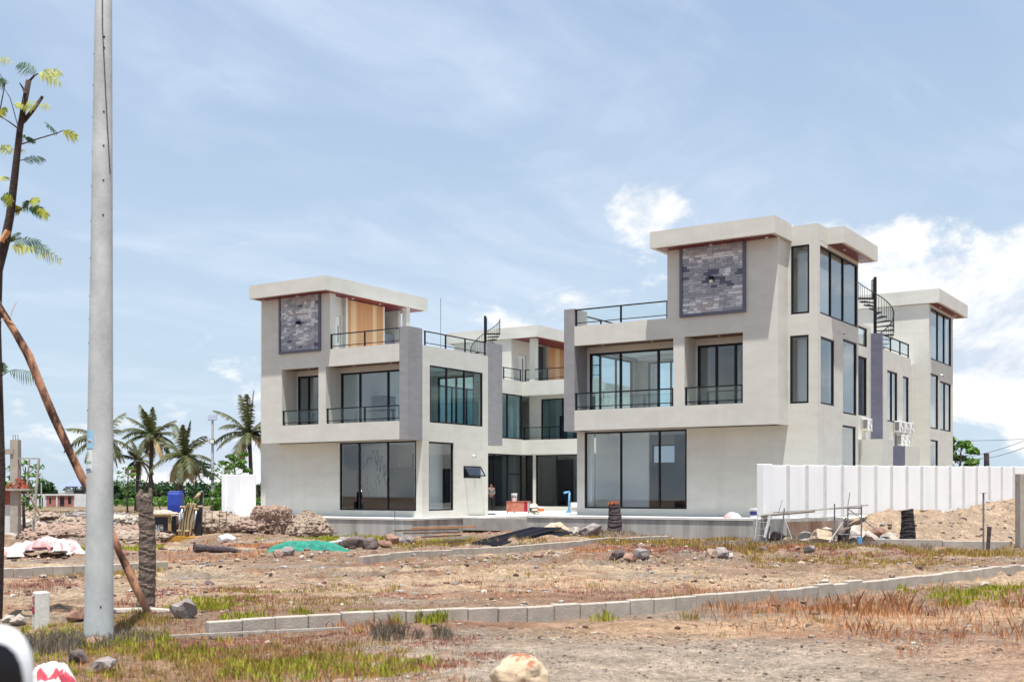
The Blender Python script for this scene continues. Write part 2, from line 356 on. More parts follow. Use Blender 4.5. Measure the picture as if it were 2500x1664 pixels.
def _earth():
    m = bpy.data.materials.new('earth'); m.use_nodes = True; N = m.node_tree.nodes; L = m.node_tree.links; p = N['Principled BSDF']; p.inputs['Roughness'].default_value = 1; p.inputs['Specular IOR Level'].default_value = .1
    a = N.new('ShaderNodeAttribute'); a.attribute_name = 'earth'; g = N.new('ShaderNodeNewGeometry')
    n = N.new('ShaderNodeTexNoise'); n.inputs['Scale'].default_value = 11; n.inputs['Detail'].default_value = 8; n.inputs['Roughness'].default_value = .7; L.new(g.outputs['Position'], n.inputs[0])
    r = N.new('ShaderNodeMapRange'); L.new(n.outputs['Fac'], r.inputs[0]); r.inputs[1].default_value = .3; r.inputs[2].default_value = .7; r.inputs[3].default_value = .50; r.inputs[4].default_value = 1.50
    v = N.new('ShaderNodeTexVoronoi'); v.inputs['Scale'].default_value = 16; L.new(g.outputs['Position'], v.inputs[0])
    r2 = N.new('ShaderNodeMapRange'); L.new(v.outputs['Distance'], r2.inputs[0]); r2.inputs[1].default_value = .05; r2.inputs[2].default_value = .5; r2.inputs[3].default_value = 1.12; r2.inputs[4].default_value = .88
    n3 = N.new('ShaderNodeTexNoise'); n3.inputs['Scale'].default_value = 23; n3.inputs['Detail'].default_value = 3; L.new(g.outputs['Position'], n3.inputs[0])  # specks in the colour standing in for clod shadows the bump hardly shows
    r3 = N.new('ShaderNodeMapRange'); L.new(n3.outputs['Fac'], r3.inputs[0]); r3.inputs[1].default_value = .32; r3.inputs[2].default_value = .40; r3.inputs[3].default_value = .48; r3.inputs[4].default_value = 1.0
    r4 = N.new('ShaderNodeMapRange'); L.new(n3.outputs['Fac'], r4.inputs[0]); r4.inputs[1].default_value = .64; r4.inputs[2].default_value = .72; r4.inputs[3].default_value = 1.0; r4.inputs[4].default_value = 1.4
    m0 = N.new('ShaderNodeMath'); m0.operation = 'MULTIPLY'; L.new(r3.outputs[0], m0.inputs[0]); L.new(r4.outputs[0], m0.inputs[1])
    m1 = N.new('ShaderNodeMath'); m1.operation = 'MULTIPLY'; L.new(r.outputs[0], m1.inputs[0]); L.new(m0.outputs[0], m1.inputs[1])
    mm = N.new('ShaderNodeMath'); mm.operation = 'MULTIPLY'; L.new(m1.outputs[0], mm.inputs[0]); L.new(r2.outputs[0], mm.inputs[1])
    x = N.new('ShaderNodeVectorMath'); x.operation = 'SCALE'; L.new(a.outputs['Color'], x.inputs[0]); L.new(mm.outputs[0], x.inputs['Scale']); L.new(x.outputs[0], p.inputs['Base Color'])
    n5 = N.new('ShaderNodeTexNoise'); n5.inputs['Scale'].default_value = 70; n5.inputs['Detail'].default_value = 4; n5.inputs['Roughness'].default_value = .7; L.new(g.outputs['Position'], n5.inputs[0])
    r5 = N.new('ShaderNodeMapRange'); L.new(n5.outputs['Fac'], r5.inputs[0]); r5.inputs[1].default_value = .36; r5.inputs[2].default_value = .64; r5.inputs[3].default_value = .62; r5.inputs[4].default_value = 1.38
    m5 = N.new('ShaderNodeMath'); m5.operation = 'MULTIPLY'; L.new(mm.outputs[0], m5.inputs[0]); L.new(r5.outputs[0], m5.inputs[1]); L.new(m5.outputs[0], x.inputs['Scale'])
    b = N.new('ShaderNodeBump'); b.inputs['Strength'].default_value = .8; b.inputs['Distance'].default_value = .05; L.new(n.outputs['Fac'], b.inputs['Height']); L.new(b.outputs[0], p.inputs['Normal'])
    return m
gm.materials.append(_earth())
tag(link('ground', gm), 'bare churned earth of the building site with sand and gravel patches', None, None, 'structure')
# ------------------------------------------------------------------ the two villas
AX = Vector((.8364, -.5481, 0)); BX = Vector((.5484, .8362, 0)); C0 = Vector((-4.42, 57.6, 0)) + AX*4.4; ROT = math.atan2(-.5481, .8364)
def site(a, b, z): return C0 + AX*(a-4.4) + BX*b + Vector((0, 0, z))

def wall_x(mb, s, k, m0, m1, b0, b1, z0, z1, ops=()):      # wall running along m, pierced by (m0, m1, z0, z1)
    grid_wall(mb, lambda u, t, z: (s*u, t, z), m0, m1, b0, b1, z0*k, z1*k, [(a, b, c*k, d*k) for a, b, c, d in ops], s)
def wall_y(mb, s, k, m0, m1, b0, b1, z0, z1, ops=()):      # wall running along b, pierced by (b0, b1, z0, z1)
    grid_wall(mb, lambda u, t, z: (s*t, u, z), b0, b1, m0, m1, z0*k, z1*k, [(a, b, c*k, d*k) for a, b, c, d in ops], -s)
def grid_wall(mb, P, u0, u1, t0, t1, z0, z1, ops, s):
    us = sorted({u0, u1, *[min(max(v, u0), u1) for o in ops for v in o[:2]]}); zs = sorted({z0, z1, *[min(max(v, z0), z1) for o in ops for v in o[2:]]})
    def solid(i, j):
        if i < 0 or j < 0 or i >= len(us)-1 or j >= len(zs)-1: return False
        cu, cz = (us[i]+us[i+1])/2, (zs[j]+zs[j+1])/2
        return not any(a < cu < b and c < cz < d for a, b, c, d in ops)
    ids = {}
    def vid(*p):
        if p not in ids: ids[p] = len(mb.v); mb.v.append(P(*p))
        return ids[p]
    def face(ps):
        ps = [vid(*p) for p in ps]; mb.f.append(tuple(ps if s > 0 else ps[::-1]))
    for i in range(len(us)-1):
        for j in range(len(zs)-1):
            if not solid(i, j): continue
            a, b, c, d = us[i], us[i+1], zs[j], zs[j+1]
            face([(a, t0, c), (b, t0, c), (b, t0, d), (a, t0, d)]); face([(b, t1, c), (a, t1, c), (a, t1, d), (b, t1, d)])
            if not solid(i-1, j): face([(a, t1, c), (a, t0, c), (a, t0, d), (a, t1, d)])
            if not solid(i+1, j): face([(b, t0, c), (b, t1, c), (b, t1, d), (b, t0, d)])
            if not solid(i, j-1): face([(a, t1, c), (b, t1, c), (b, t0, c), (a, t0, c)])
            if not solid(i, j+1): face([(a, t0, d), (b, t0, d), (b, t1, d), (a, t1, d)])

STONES = {}
for c_ in 'abcde': STONES[c_] = MB().box(-.5, .5, -.5, .5, -.5, .5).mesh('stone', 'stone_' + c_)
PLANK = {}
DL = None
def villa(s, k, zf, label):
    root = empty('villa', C0 + Vector((0, 0, zf)), ROT); tag(root, label, 'villa', 'twin white villas')
    rr = random.Random(3 if s > 0 else 4)
    def part(name, m, fn):
        mb = MB(); fn(mb); return mb.build(name, m, root)
    def bx(mb, m0, m1, b0, b1, z0, z1): mb.box(s*m0, s*m1, b0, b1, z0*k, z1*k)
    # a framed window in a wall along m (ax='x') at depth t, or along b (ax='y') at m = t ; muls = vertical bars, tr = transoms
    def window(ax, u0, u1, t, z0, z1, muls=(), tr=(), fw=.07, fd=.10, gm='glass_window', name='window', nopane=()):
        z0 *= k; z1 *= k; mb = MB()
        def b(ua, ub, ta, tb, za, zb):
            if ax == 'x': mb.box(s*ua, s*ub, ta, tb, za, zb)
            else: mb.box(s*ta, s*tb, ua, ub, za, zb)
        e = .004; a0, a1, c0, c1 = u0+e, u1-e, z0+e, z1-e; t0, t1 = t-fd/2, t+fd/2
        b(a0, a1, t0, t1, c0, c0+fw); b(a0, a1, t0, t1, c1-fw, c1); b(a0, a0+fw, t0, t1, c0+fw, c1-fw); b(a1-fw, a1, t0, t1, c0+fw, c1-fw)
        for u in muls: b(u-fw*.55, u+fw*.55, t0+.003, t1-.003, c0+fw, c1-fw)
        o = mb.build(name, 'frame_metal', root)
        ed = [a0+fw, *[x for u in muls for x in (u-fw*.55, u+fw*.55)], a1-fw]
        for q in range(0, len(ed), 2):
            if q//2 in nopane: continue
            pm = MB(); g = .005
            if ax == 'x': pm.box(s*ed[q], s*ed[q+1], t-g, t+g, c0+fw, c1-fw)
            else: pm.box(s*(t-g), s*(t+g), ed[q], ed[q+1], c0+fw, c1-fw)
            pm.build('pane', gm, o)
        for (q0, q1, zz) in tr:
            tm = MB()
            if ax == 'x': tm.box(s*q0, s*q1, t0+.006, t1-.006, zz*k-.03, zz*k+.03)
            else: tm.box(s*(t0+.006), s*(t1-.006), q0, q1, zz*k-.03, zz*k+.03)
            tm.build('transom', 'frame_metal', o)
        return o
    def railing(ax, u0, u1, t, zb, zt, posts, low=.13, ends=(True, True)):
        zb *= k; zt *= k; mb = MB()
        def b(ua, ub, ta, tb, za, zb_):
            if ax == 'x': mb.box(s*ua, s*ub, ta, tb, za, zb_)
            else: mb.box(s*ta, s*tb, ua, ub, za, zb_)
        b(u0-.03, u1+.03, t-.04, t+.04, zt-.05, zt); b(u0, u1, t-.02, t+.02, zb+low, zb+low+.035)
        ps = ([u0+.03] if ends[0] else []) + list(posts) + ([u1-.03] if ends[1] else [])
        for u in ps: b(u-.035, u+.035, t-.03, t+.03, zb-.02, zt-.05)
        o = mb.build('railing', 'black_metal', root)
        ps = [u0] + list(posts) + [u1]
        for q in range(len(ps)-1):
            pm = MB(); a, c = ps[q]+.04, ps[q+1]-.04
            if ax == 'x': pm.box(s*a, s*c, t-.004, t+.004, zb+low+.04, zt-.06)
            else: pm.box(s*(t-.004), s*(t+.004), a, c, zb+low+.04, zt-.06)
            pm.build('glass_pane', 'glass_rail', o)
        return o
    def downlight(m, b, z):
        mb = MB(); n = 10; mb.tube([(s*m, b, z*k+.0), (s*m, b, z*k-.022)], .065, n); mb.build('downlight', 'lamp_white', root)

    # ---- front wing, outer skin
    def fw(mb):
        wall_x(mb, s, k, 4.4, 15.5, 0, .22, 0, 3.82, [(4.79, 9.8, .31, 3.79)])                       # ground floor, street side
        wall_x(mb, s, k, 4.93, 14.28, 0, .22, 4.15, 7.75, [(5.05, 9.72, 4.18, 7.38), (10.3, 12.75, 4.18, 7.38)])
        wall_x(mb, s, k, 14.28, 15.5, 0, .22, 3.82, 12.02, [(14.36, 15.13, 4.70, 7.5), (14.40, 15.16, 8.38, 11.2)])
        wall_y(mb, s, k, 4.4, 4.62, .22, 5.72, 0, 8.5, [(.52, 2.63, .31, 3.76), (3.48, 5.06, 1.97, 2.6), (.6, 5.22, 4.71, 7.56)])
        wall_y(mb, s, k, 4.4, 4.62, 0, .22, 3.82, 8.5)
        wall_y(mb, s, k, 15.28, 15.5, .22, 5.42, 0, 11.36, [(.38, 2.1, 4.68, 7.46), (3.26, 5.2, 4.45, 7.68), (3.2, 5.08, .35, 3.95), (.3, 5.32, 8.38, 11.18)])
        wall_x(mb, s, k, 4.62, 10.1, 5.5, 5.72, 0, 8.5, [(5.2, 7.6, 4.4, 7.5), (8.3, 9.7, 4.4, 7.5), (5.4, 9.4, .1, 3.4)])
        wall_x(mb, s, k, 10.1, 15.28, 5.2, 5.42, 0, 11.36)
    part('wall', 'plaster', fw)
    def cant(mb):
        wall_x(mb, s, k, 4.93, 14.28, -1.15, -.93, 3.82, 11.4, [(4.93, 9.72, 4.72, 7.63), (10.22, 12.8, 4.72, 7.65), (4.93, 9.58, 8.5, 12)])
        wall_y(mb, s, k, 14.06, 14.28, -.93, 0, 3.82, 11.38)
        wall_y(mb, s, k, 9.72, 10.22, -.93, 0, 4.15, 7.66)
        wall_y(mb, s, k, 12.8, 13.05, -.93, 0, 4.15, 7.66)
        bx(mb, 9.44, 9.58, -1.15, -.72, 8.5, 11.38); bx(mb, 9.58, 9.80, -.93, -.72, 8.5, 11.38)
    part('cantilever', 'plaster', cant)
    def slabs(mb):
        bx(mb, 4.93, 14.06, -.93, -.002, 3.86, 4.14); bx(mb, 4.93, 14.06, -.93, -.002, 7.68, 8.12)
    part('balcony_slab', 'plaster', slabs)
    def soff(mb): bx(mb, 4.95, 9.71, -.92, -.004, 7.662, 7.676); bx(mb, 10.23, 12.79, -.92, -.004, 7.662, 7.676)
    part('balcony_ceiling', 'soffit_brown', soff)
    part('corner_pillar', 'plaster_dark', lambda mb: bx(mb, 4.40, 4.928, -1.152, -.002, 3.80, 9.30))
    part('hanging_pillar', 'plaster_dark', lambda mb: bx(mb, 4.40, 4.95, 5.725, 7.1, 3.76, 9.25))
    for u in (6.0, 8.4, 11.5): downlight(u, -.5, 7.662)
    # floors, ceilings, rooms
    def inner(mb):
        bx(mb, 4.63, 15.27, .23, 5.19, 3.86, 4.14); bx(mb, 4.63, 15.27, .23, 5.19, 7.70, 8.1)
        bx(mb, 4.63, 10.1, 5.2, 5.49, 3.86, 4.14); bx(mb, 4.63, 10.1, 5.2, 5.49, 7.70, 8.1)
        bx(mb, 9.9, 10.02, .24, 5.18, 4.15, 7.69); bx(mb, 13.2, 13.3, .24, 5.18, 4.15, 7.69)
        if s < 0: bx(mb, 13.4, 13.5, .24, 5.18, 0, 3.85); bx(mb, 4.7, 8.9, 5.1, 5.19, 2.5, 3.85)
        else: bx(mb, 10.3, 10.42, .24, 4.6, 0, 3.85); bx(mb, 4.64, 6.7, 2.6, 2.7, .02, 3.85); bx(mb, 3.4+1.3, 5.0, .3, .5, .02, 3.8)
        bx(mb, 13.0, 13.1, .24, 5.18, 8.13, 11.3)
        for a, c in ((4.7, 9.8),): bx(mb, a+.5, c-.5, .8, 1.0, 7.5, 7.69); bx(mb, a+.5, c-.5, 4.4, 4.6, 7.5, 7.69)
    part('interior_wall', 'interior', inner)
    part('floor', 'interior_floor', lambda mb: bx(mb, 4.63, 15.27, .23, 5.19, -.02, .02))
    def dark(mb):
        bx(mb, 11.4, 13.38, 4.4, 4.48, .02, 3.8) if s < 0 else bx(mb, 7.0, 10.28, 4.7, 4.78, .02, 3.8); bx(mb, 4.7, 8.8, 5.0, 5.09, .02, 2.5); bx(mb, 11.2, 12.2, 5.1, 5.18, 4.15, 6.5); (bx(mb, 9.4, 11.3, 3.3, 3.45, .02, .95), bx(mb, 7.0, 8.6, 2.6, 3.2, .02, .7), bx(mb, 8.6, 11.3, 4.6, 4.7, .02, 2.6)) if s < 0 else bx(mb, 6.8, 8.6, 2.2, 2.8, .02, .35); bx(mb, 10.43, 10.47, 1.0, 2.0, .02, 2.4)
    part('furniture_and_dark_panels', 'interior_dark', dark)['kind'] = 'stuff'  # furniture, plus dark panels added to stand in for gloom behind the panes
    for (b0, b1, z0, z1) in ((.45, 2.05, 4.7, 7.4), (3.3, 5.15, 5.4, 7.6), (3.25, 5.0, .4, 3.9), (.4, 3.3, 8.4, 10.6), (18.3, 19.8, .4, 3.3), (18.3, 22.8, 8.3, 10.4), (20.4, 22.7, 4.6, 5.9)):
        part('blind', 'interior', lambda mb: bx(mb, 14.9, 14.915, b0, b1, z0, z1))
    for (m0, m1, z0, z1) in ((14.45, 14.85, 4.7, 7.4), (14.45, 14.88, 8.4, 11.0)): part('blind', 'interior', lambda mb: bx(mb, m0, m1, .6, .615, z0, z1))
    part('blind', 'interior', lambda mb: bx(mb, 5.1, 5.115, .5, 2.6, .3, 3.7))
    part('feature_wall', 'marble', lambda mb: (bx(mb, 9.4, 11.3, 3.5, 3.58, .95, 3.8) if s < 0 else bx(mb, 12.4, 12.45, 1.5, 3.0, 4.16, 7.0), bx(mb, 7.9, 8.8, 4.9, 5.0, 4.16, 7.5) if s < 0 else None, None))
    for c_ in ((7.2, 8.0, 4.6, 5.1, 6.3) if s > 0 else (9.0, 9.8, 2.6, 3.6, 6.4), (11.0, 12.6, 3.6, 4.0, 5.0), (14.2, 14.8, 2.6, 3.0, 6.2)): part('cabinet', 'interior_grey', lambda mb: bx(mb, c_[0], c_[1], c_[2], c_[3], 4.16, c_[4]))
    # windows of the front wing
    window('x', 4.79, 9.8, .06, .31, 3.79, (6.62, 8.5))
    window('x', 5.05, 9.72, .06, 4.18, 7.38, (6.6, 8.45), fw=.09)
    window('x', 10.3, 12.75, .06, 4.18, 7.38, (11.15, 12.0), fw=.09)
    window('x', 14.36, 15.13, .05, 4.70, 7.5); window('x', 14.40, 15.16, .05, 8.38, 11.2)
    window('y', .52, 2.63, 4.5, .31, 3.76); window('y', .6, 5.22, 4.46, 4.71, 7.56, (2.06, 3.6), gm='glass_tint')
    window('y', .38, 2.1, 15.43, 4.68, 7.46); window('y', 3.26, 5.2, 15.43, 4.45, 7.68); window('y', 3.2, 5.08, 15.43, .35, 3.95); window('y', .3, 5.32, 15.43, 8.38, 11.18, (1.75, 3.4))
    window('x', 5.2, 7.6, 5.6, 4.4, 7.5, (6.4,), gm='glass_tint'); window('x', 8.3, 9.7, 5.6, 4.4, 7.5, gm='glass_tint')
    window('x', 5.4, 9.4, 5.6, .1, 3.4, (6.7, 8.0), gm='glass_dark')
    aw = window('y', 3.48, 5.06, 4.5, 1.97, 2.6, nopane=(0,), name='awning_window')
    # the sash of the awning window, pushed open
    sm = MB(); z1 = 2.58*k; H = .60; ang = R(33); d0 = Vector((-s*math.sin(ang), 0, -math.cos(ang)))
    for (u0, u1, h0, h1) in ((3.5, 5.04, 0, .06), (3.5, 5.04, H-.06, H), (3.5, 3.56, .06, H-.06), (4.98, 5.04, .06, H-.06)):
        p = Vector((s*4.40, (u0+u1)/2, z1)) + d0*((h0+h1)/2)
        Mx = Matrix((Vector((0, 1, 0)), d0, d0.cross(Vector((0, 1, 0))))).transposed().to_4x4() if False else Matrix((Vector((0, 1, 0)), d0, Vector((0, 1, 0)).cross(d0))).transposed().to_4x4(); Mx.translation = p
        sm.mbox(Mx, u1-u0, h1-h0, .04)
    so = sm.build('sash', 'frame_metal', aw)
    pm = MB(); Mx = Mx.copy(); Mx.translation = Vector((s*4.40, 4.27, z1)) + d0*(H/2); pm.mbox(Mx, 1.42, H-.12, .008); pm.build('sash_pane', 'glass_window', aw)
    # ---- penthouse of the front wing
    def pent(mb):
        wall_y(mb, s, k, 10.0, 10.15, -.72, .45, 8.12, 11.38, [(-.35, .3, 8.15, 10.4)])
        bx(mb, 9.78, 10.14, .45, .62, 8.12, 11.38); bx(mb, 10.02, 10.14, .62, 3.72, 8.12, 11.36); bx(mb, 10.0, 14.0, 3.72, 3.9, 8.12, 11.36)
        bx(mb, 9.12, 9.42, 4.7, 5.0, 8.12, 11.38)
    part('penthouse_wall', 'plaster', pent)
    dr = part('door', 'ac_white', lambda mb: bx(mb, 10.05, 10.09, -.33, .28, 8.15, 10.38))
    mb = MB(); mb.box(s*10.045, s*10.03, .12, .16, 9.0*k, 9.9*k); mb.build('door_glass', 'interior_dark', dr)
    part('grey_wall', 'plaster_violet', lambda mb: bx(mb, 10.3, 10.5, 3.95, 5.1, 8.12, 10.0))
    tc = part('timber_cladding', 'timber_warm', lambda mb: bx(mb, 9.995, 10.018, .64, 3.71, 8.16, 11.34))
    n = 28; w = 3.07/n
    for q in range(n):
        f = (q+.5)/n; pm = 'timber_pale' if (.15 < f < .29 or .70 < f < .83) else 'timber_warm'
        mb = MB(); mb.box(s*9.962, s*9.994, .64+q*w+.006, .64+(q+1)*w-.006, 8.17*k, 11.33*k); mb.build('plank', pm, tc)
    def roof(mb):
        bx(mb, 9.0, 14.43, -1.90, 6.45, 11.4, 12.1); bx(mb, 14.43, 15.502, .222, 1.2, 11.37, 12.03); bx(mb, 14.43, 16.2, 1.2, 5.95, 11.37, 12.05)
    part('roof_slab', 'plaster', roof)
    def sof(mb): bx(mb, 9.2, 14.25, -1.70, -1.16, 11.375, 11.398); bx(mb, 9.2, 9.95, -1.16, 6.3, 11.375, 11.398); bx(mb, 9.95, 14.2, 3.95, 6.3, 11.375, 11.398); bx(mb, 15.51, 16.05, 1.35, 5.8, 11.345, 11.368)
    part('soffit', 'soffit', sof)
    for m, b in ((9.6, .8), (9.6, 3.0), (9.6, 5.5), (11.5, -1.38), (13.9, -1.38), (15.8, 2.5), (15.8, 5.0)): downlight(m, b, 11.37 if m < 15 else 11.34)
    # stone panel with frame, lamp and stones
    sp = MB(); p0, p1, q0, q1 = 10.04, 12.94, 8.46, 11.38
    for a, b_, c, d in ((p0, p1, q0, q0+.12), (p0, p0+.12, q0+.12, q1), (p1-.12, p1, q0+.12, q1)): sp.box(s*a, s*b_, -1.25, -1.152, c*k, d*k)
    so = sp.build('stone_panel', 'stone_frame', root)
    rows = 25; z0 = (q0+.125)*k; hh = (q1*k - z0 - .004)/rows
    nr = np.random.RandomState(5 if s > 0 else 6)
    for rw in range(rows):
        u = p0+.125; end = p1-.125
        while u < end-.02:
            L = nr.uniform(.20, .32)
            if end-(u+L) < .12: L = end-u
            zc = z0 + (rw+.5)*hh; nz = float(vnoise(np.array([u*1.5]), np.array([zc*2.3]), seed=77 if s > 0 else 99)[0]) + nr.uniform(-.22, .22)
            c_ = 'd' if nz > .86 else ('b' if nz > .60 else ('a' if nz > .42 else ('c' if nz > .2 else 'e')))
            if rw > rows-4: c_ = nr.choice(['a', 'b', 'e', 'e'])
            o = link('stone', STONES[c_], so); dp = nr.uniform(.035, .075)
            o.scale = (L-.008, dp, hh-.008); o.location = (s*(u+L/2), -1.152-dp/2, zc); u += L
    # ---- terrace rails
    railing('x', 4.95, 9.43, -1.06, 8.5, 9.27, (7.2,)); railing('y', .3, 5.6, 4.5, 8.5, 9.24, (2.05, 3.75))
    railing('x', 4.95, 9.70, -1.06, 4.72, 5.5, (7.2,)); railing('x', 10.24, 12.78, -1.06, 4.72, 5.5, ())
    # ---- link and rear wing
    def link_w(mb):
        wall_y(mb, s, k, 10.2, 10.42, 5.73, 18.2, 0, 8.42, [(7.5, 18.2, 4.66, 7.52), (7.5, 18.2, .06, 3.66)])
        wall_y(mb, s, k, 14.6, 14.8, 5.43, 9.75, 0, 9.0, [(7.75, 9.1, 4.66, 7.45), (7.6, 9.15, 7.95, 8.85)])
        wall_x(mb, s, k, 14.802, 15.3, 9.75, 9.95, 0, 3.5)
        wall_y(mb, s, k, 15.1, 15.3, 9.95, 15.0, 0, 7.95, [(10.7, 12.5, 4.5, 7.0), (13.5, 14.6, 4.0, 6.95)])
        bx(mb, 14.6, 15.1, 14.8, 15.0, 0, 7.95); bx(mb, 14.4, 14.6, 9.75, 17.9, 0, 7.95)
        bx(mb, 14.802, 15.95, 7.5, 9.3, 0, 3.5); bx(mb, 15.304, 16.0, 11.22, 14.0, 0, 3.3)
    part('link_wall', 'plaster', link_w)
    part('violet_wall', 'plaster_violet', lambda mb: (bx(mb, 14.802, 15.298, 9.74, 9.95, 3.5, 8.7), bx(mb, 15.304, 15.998, 11.2, 11.218, 0, 3.298)))
    part('link_floor', 'interior', lambda mb: (bx(mb, 10.43, 14.39, 5.75, 17.9, 3.7, 4.2), bx(mb, 10.43, 14.39, 5.75, 17.9, 7.55, 8.0), bx(mb, 11.9, 12.0, 5.75, 17.9, 0, 3.7), bx(mb, 11.9, 12.0, 5.75, 17.9, 4.2, 7.55)))
    part('link_ground_floor', 'interior_floor', lambda mb: bx(mb, 10.43, 14.39, 5.75, 17.9, -.02, .02))
    part('inner_door', 'interior_dark', lambda mb: (bx(mb, 11.88, 11.898, 16.0, 17.1, 4.21, 6.5), bx(mb, 11.5, 11.898, 6, 17.7, .03, 3.6)))
    window('y', 7.5, 18.16, 10.28, 4.66, 7.52, (9.0, 10.5, 12.0, 13.5, 15.0, 16.45), gm='glass_tint')
    window('y', 7.5, 18.16, 10.28, .06, 3.66, (9.0, 10.5, 12.0, 13.5, 15.0, 16.5), gm='glass_dark', tr=((16.5, 18.16, 2.4),))
    window('y', 7.75, 9.1, 14.73, 4.66, 7.45); window('y', 7.6, 9.15, 14.73, 7.95, 8.85)
    window('y', 10.7, 12.5, 15.23, 4.5, 7.0, (11.6,)); window('y', 13.5, 14.6, 15.23, 4.0, 6.95)
    railing('y', 10.0, 14.9, 15.2, 7.95, 8.7, (11.6, 13.3)); railing('y', 6.0, 18.1, 10.3, 8.42, 9.2, (8, 10, 12, 14, 16.1))
    def rear(mb):
        wall_x(mb, s, k, 4.4, 10.2, 18.2, 18.42, 3.68, 8.42, [(4.8, 10.2, 4.62, 7.5)])
        wall_x(mb, s, k, 4.4, 10.2, 19.0, 19.2, 4.2, 7.6, [(4.8, 9.3, 4.22, 7.3)])
        wall_x(mb, s, k, 4.4, 10.2, 18.5, 18.7, 0, 3.68, [(4.9, 9.4, .32, 3.64), (9.62, 10.2, .05, 3.64)])
        bx(mb, 4.4, 10.2, 18.42, 23.2, 3.69, 4.2); bx(mb, 4.4, 10.2, 18.42, 23.2, 7.6, 8.1)
        wall_x(mb, s, k, 10.9, 15.5, 17.9, 18.12, 0, 11.2, [])
        wall_y(mb, s, k, 15.28, 15.5, 18.12, 23.3, 0, 11.2, [(18.2, 19.9, 4.5, 7.5), (20.3, 22.85, 4.5, 7.25), (18.2, 19.85, .35, 3.9), (18.2, 22.9, 8.25, 11.05)])
        wall_x(mb, s, k, 4.4, 15.28, 23.1, 23.3, 0, 8.1, [(5.5, 9.0, 4.4, 7.3)]); wall_y(mb, s, k, 4.4, 4.6, 18.7, 23.1, 0, 8.1)
        wall_y(mb, s, k, 10.9, 11.1, 18.12, 21.2, 8.1, 11.2, [(18.75, 19.75, 8.1, 10.3)])
        bx(mb, 10.43, 10.9, 17.98, 18.12, 0, 8.42)
        bx(mb, 9.3, 9.7, 18.25, 18.65, 8.1, 11.2); bx(mb, 10.9, 11.1, 22.5, 26.4, 8.1, 11.2); bx(mb, 9.3, 9.7, 25.6, 26.0, 8.1, 11.2)
        bx(mb, 11.1, 15.28, 22.6, 22.8, 8.1, 11.2); bx(mb, 12.2, 12.3, 18.2, 22.5, 8.1, 11.2); bx(mb, 13, 13.1, 18.2, 23, .02, 7.5)
        bx(mb, 6, 6.1, 19.3, 23, 4.2, 7.5)
    part('rear_wing_wall', 'plaster', rear)
    part('rear_room', 'interior', lambda mb: (bx(mb, 4.7, 10.1, 22.2, 22.3, .02, 3.6), bx(mb, 4.7, 5.6, 22.3, 22.4, 4.2, 7.5), bx(mb, 7.0, 10.1, 22.2, 22.3, 4.2, 7.5), bx(mb, 10.95, 15.2, 18.2, 23, 3.69, 4.2), bx(mb, 10.95, 15.2, 18.2, 23, 7.6, 8.1)))
    part('rear_doors_and_dark_sheet', 'interior_dark', lambda mb: (bx(mb, 7.6, 8.6, 22.18, 22.198, 4.2, 6.4), bx(mb, 9.2, 9.8, 22.18, 22.198, 4.2, 6.4), bx(mb, 8.2, 9.4, 21.2, 21.3, .02, 3.4), bx(mb, 11.3, 11.35, 21.2, 22.5, 8.1, 11.2)))  # doors, and a dark sheet standing in for the gloom of the roof-room opening
    d2 = part('terrace_door', 'ac_white', lambda mb: bx(mb, 10.98, 11.02, 18.77, 19.73, 8.12, 10.28))
    mb = MB(); mb.box(s*10.975, s*10.96, 19.35, 19.42, 8.3*k, 10.1*k); mb.build('door_glass', 'interior_dark', d2)
    tc = part('timber_cladding', 'timber_warm', lambda mb: bx(mb, 10.875, 10.898, 22.55, 26.3, 8.16, 11.18))
    n = 32; w = 3.75/n
    for q in range(n):
        f = (q+.5)/n; pm = 'timber_pale' if (.22 < f < .36 or .68 < f < .8) else 'timber_warm'
        mb = MB(); mb.box(s*10.845, s*10.874, 22.55+q*w+.006, 22.55+(q+1)*w-.006, 8.17*k, 11.17*k); mb.build('plank', pm, tc)
    part('rear_roof_slab', 'plaster', lambda mb: bx(mb, 8.75, 16.05, 17.75, 26.6 if s < 0 else 24.5, 11.22, 11.95))
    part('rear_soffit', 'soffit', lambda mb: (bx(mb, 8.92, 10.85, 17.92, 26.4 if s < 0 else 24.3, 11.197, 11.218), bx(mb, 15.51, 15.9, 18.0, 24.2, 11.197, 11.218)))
    for m, b in ((9.9, 19.5), (9.5, 23.5), (15.7, 19.5), (15.7, 23.0)): downlight(m, b, 11.195)
    window('x', 4.8, 9.3, 19.08, 4.22, 7.3, (6.2, 7.7), gm='glass_tint'); window('x', 4.9, 9.4, 18.58, .32, 3.64, (6.2, 7.85), gm='glass_window'); window('x', 9.62, 10.2, 18.58, .05, 3.64, gm='glass_dark')
    window('y', 18.2, 19.9, 15.43, 4.5, 7.5); window('y', 20.3, 22.85, 15.43, 4.5, 7.25, (21.5,)); window('y', 18.2, 19.85, 15.43, .35, 3.9); window('y', 18.2, 22.9, 15.43, 8.25, 11.05, (19.9, 21.4))
    window('x', 5.5, 9.0, 23.2, 4.4, 7.3, (7.2,), gm='glass_tint')
    railing('x', 4.5, 10.15, 18.27, 4.62, 5.45, (6.4, 8.2)); railing('x', 4.5, 10.1, 18.3, 8.42, 9.2, (6.9, 8.4))
    # ---- spiral stair on the link roof
    cm, cb, z0, z1 = (11.9, 16.35, 8.0, 11.45) if s < 0 else (13.15, 16.2, 8.0, 11.45)
    ST = MB(); c = Vector((s*cm, cb, 0)); ST.tube([c + Vector((0, 0, z0*k)), c + Vector((0, 0, (z1+1.15)*k))], .085, 10)
    st = ST.build('spiral_staircase', 'black_metal', root)
    n = 16; Rr = .95; a0 = R(-267) if s < 0 else R(153); tw = R(300)*(1 if s < 0 else -1)
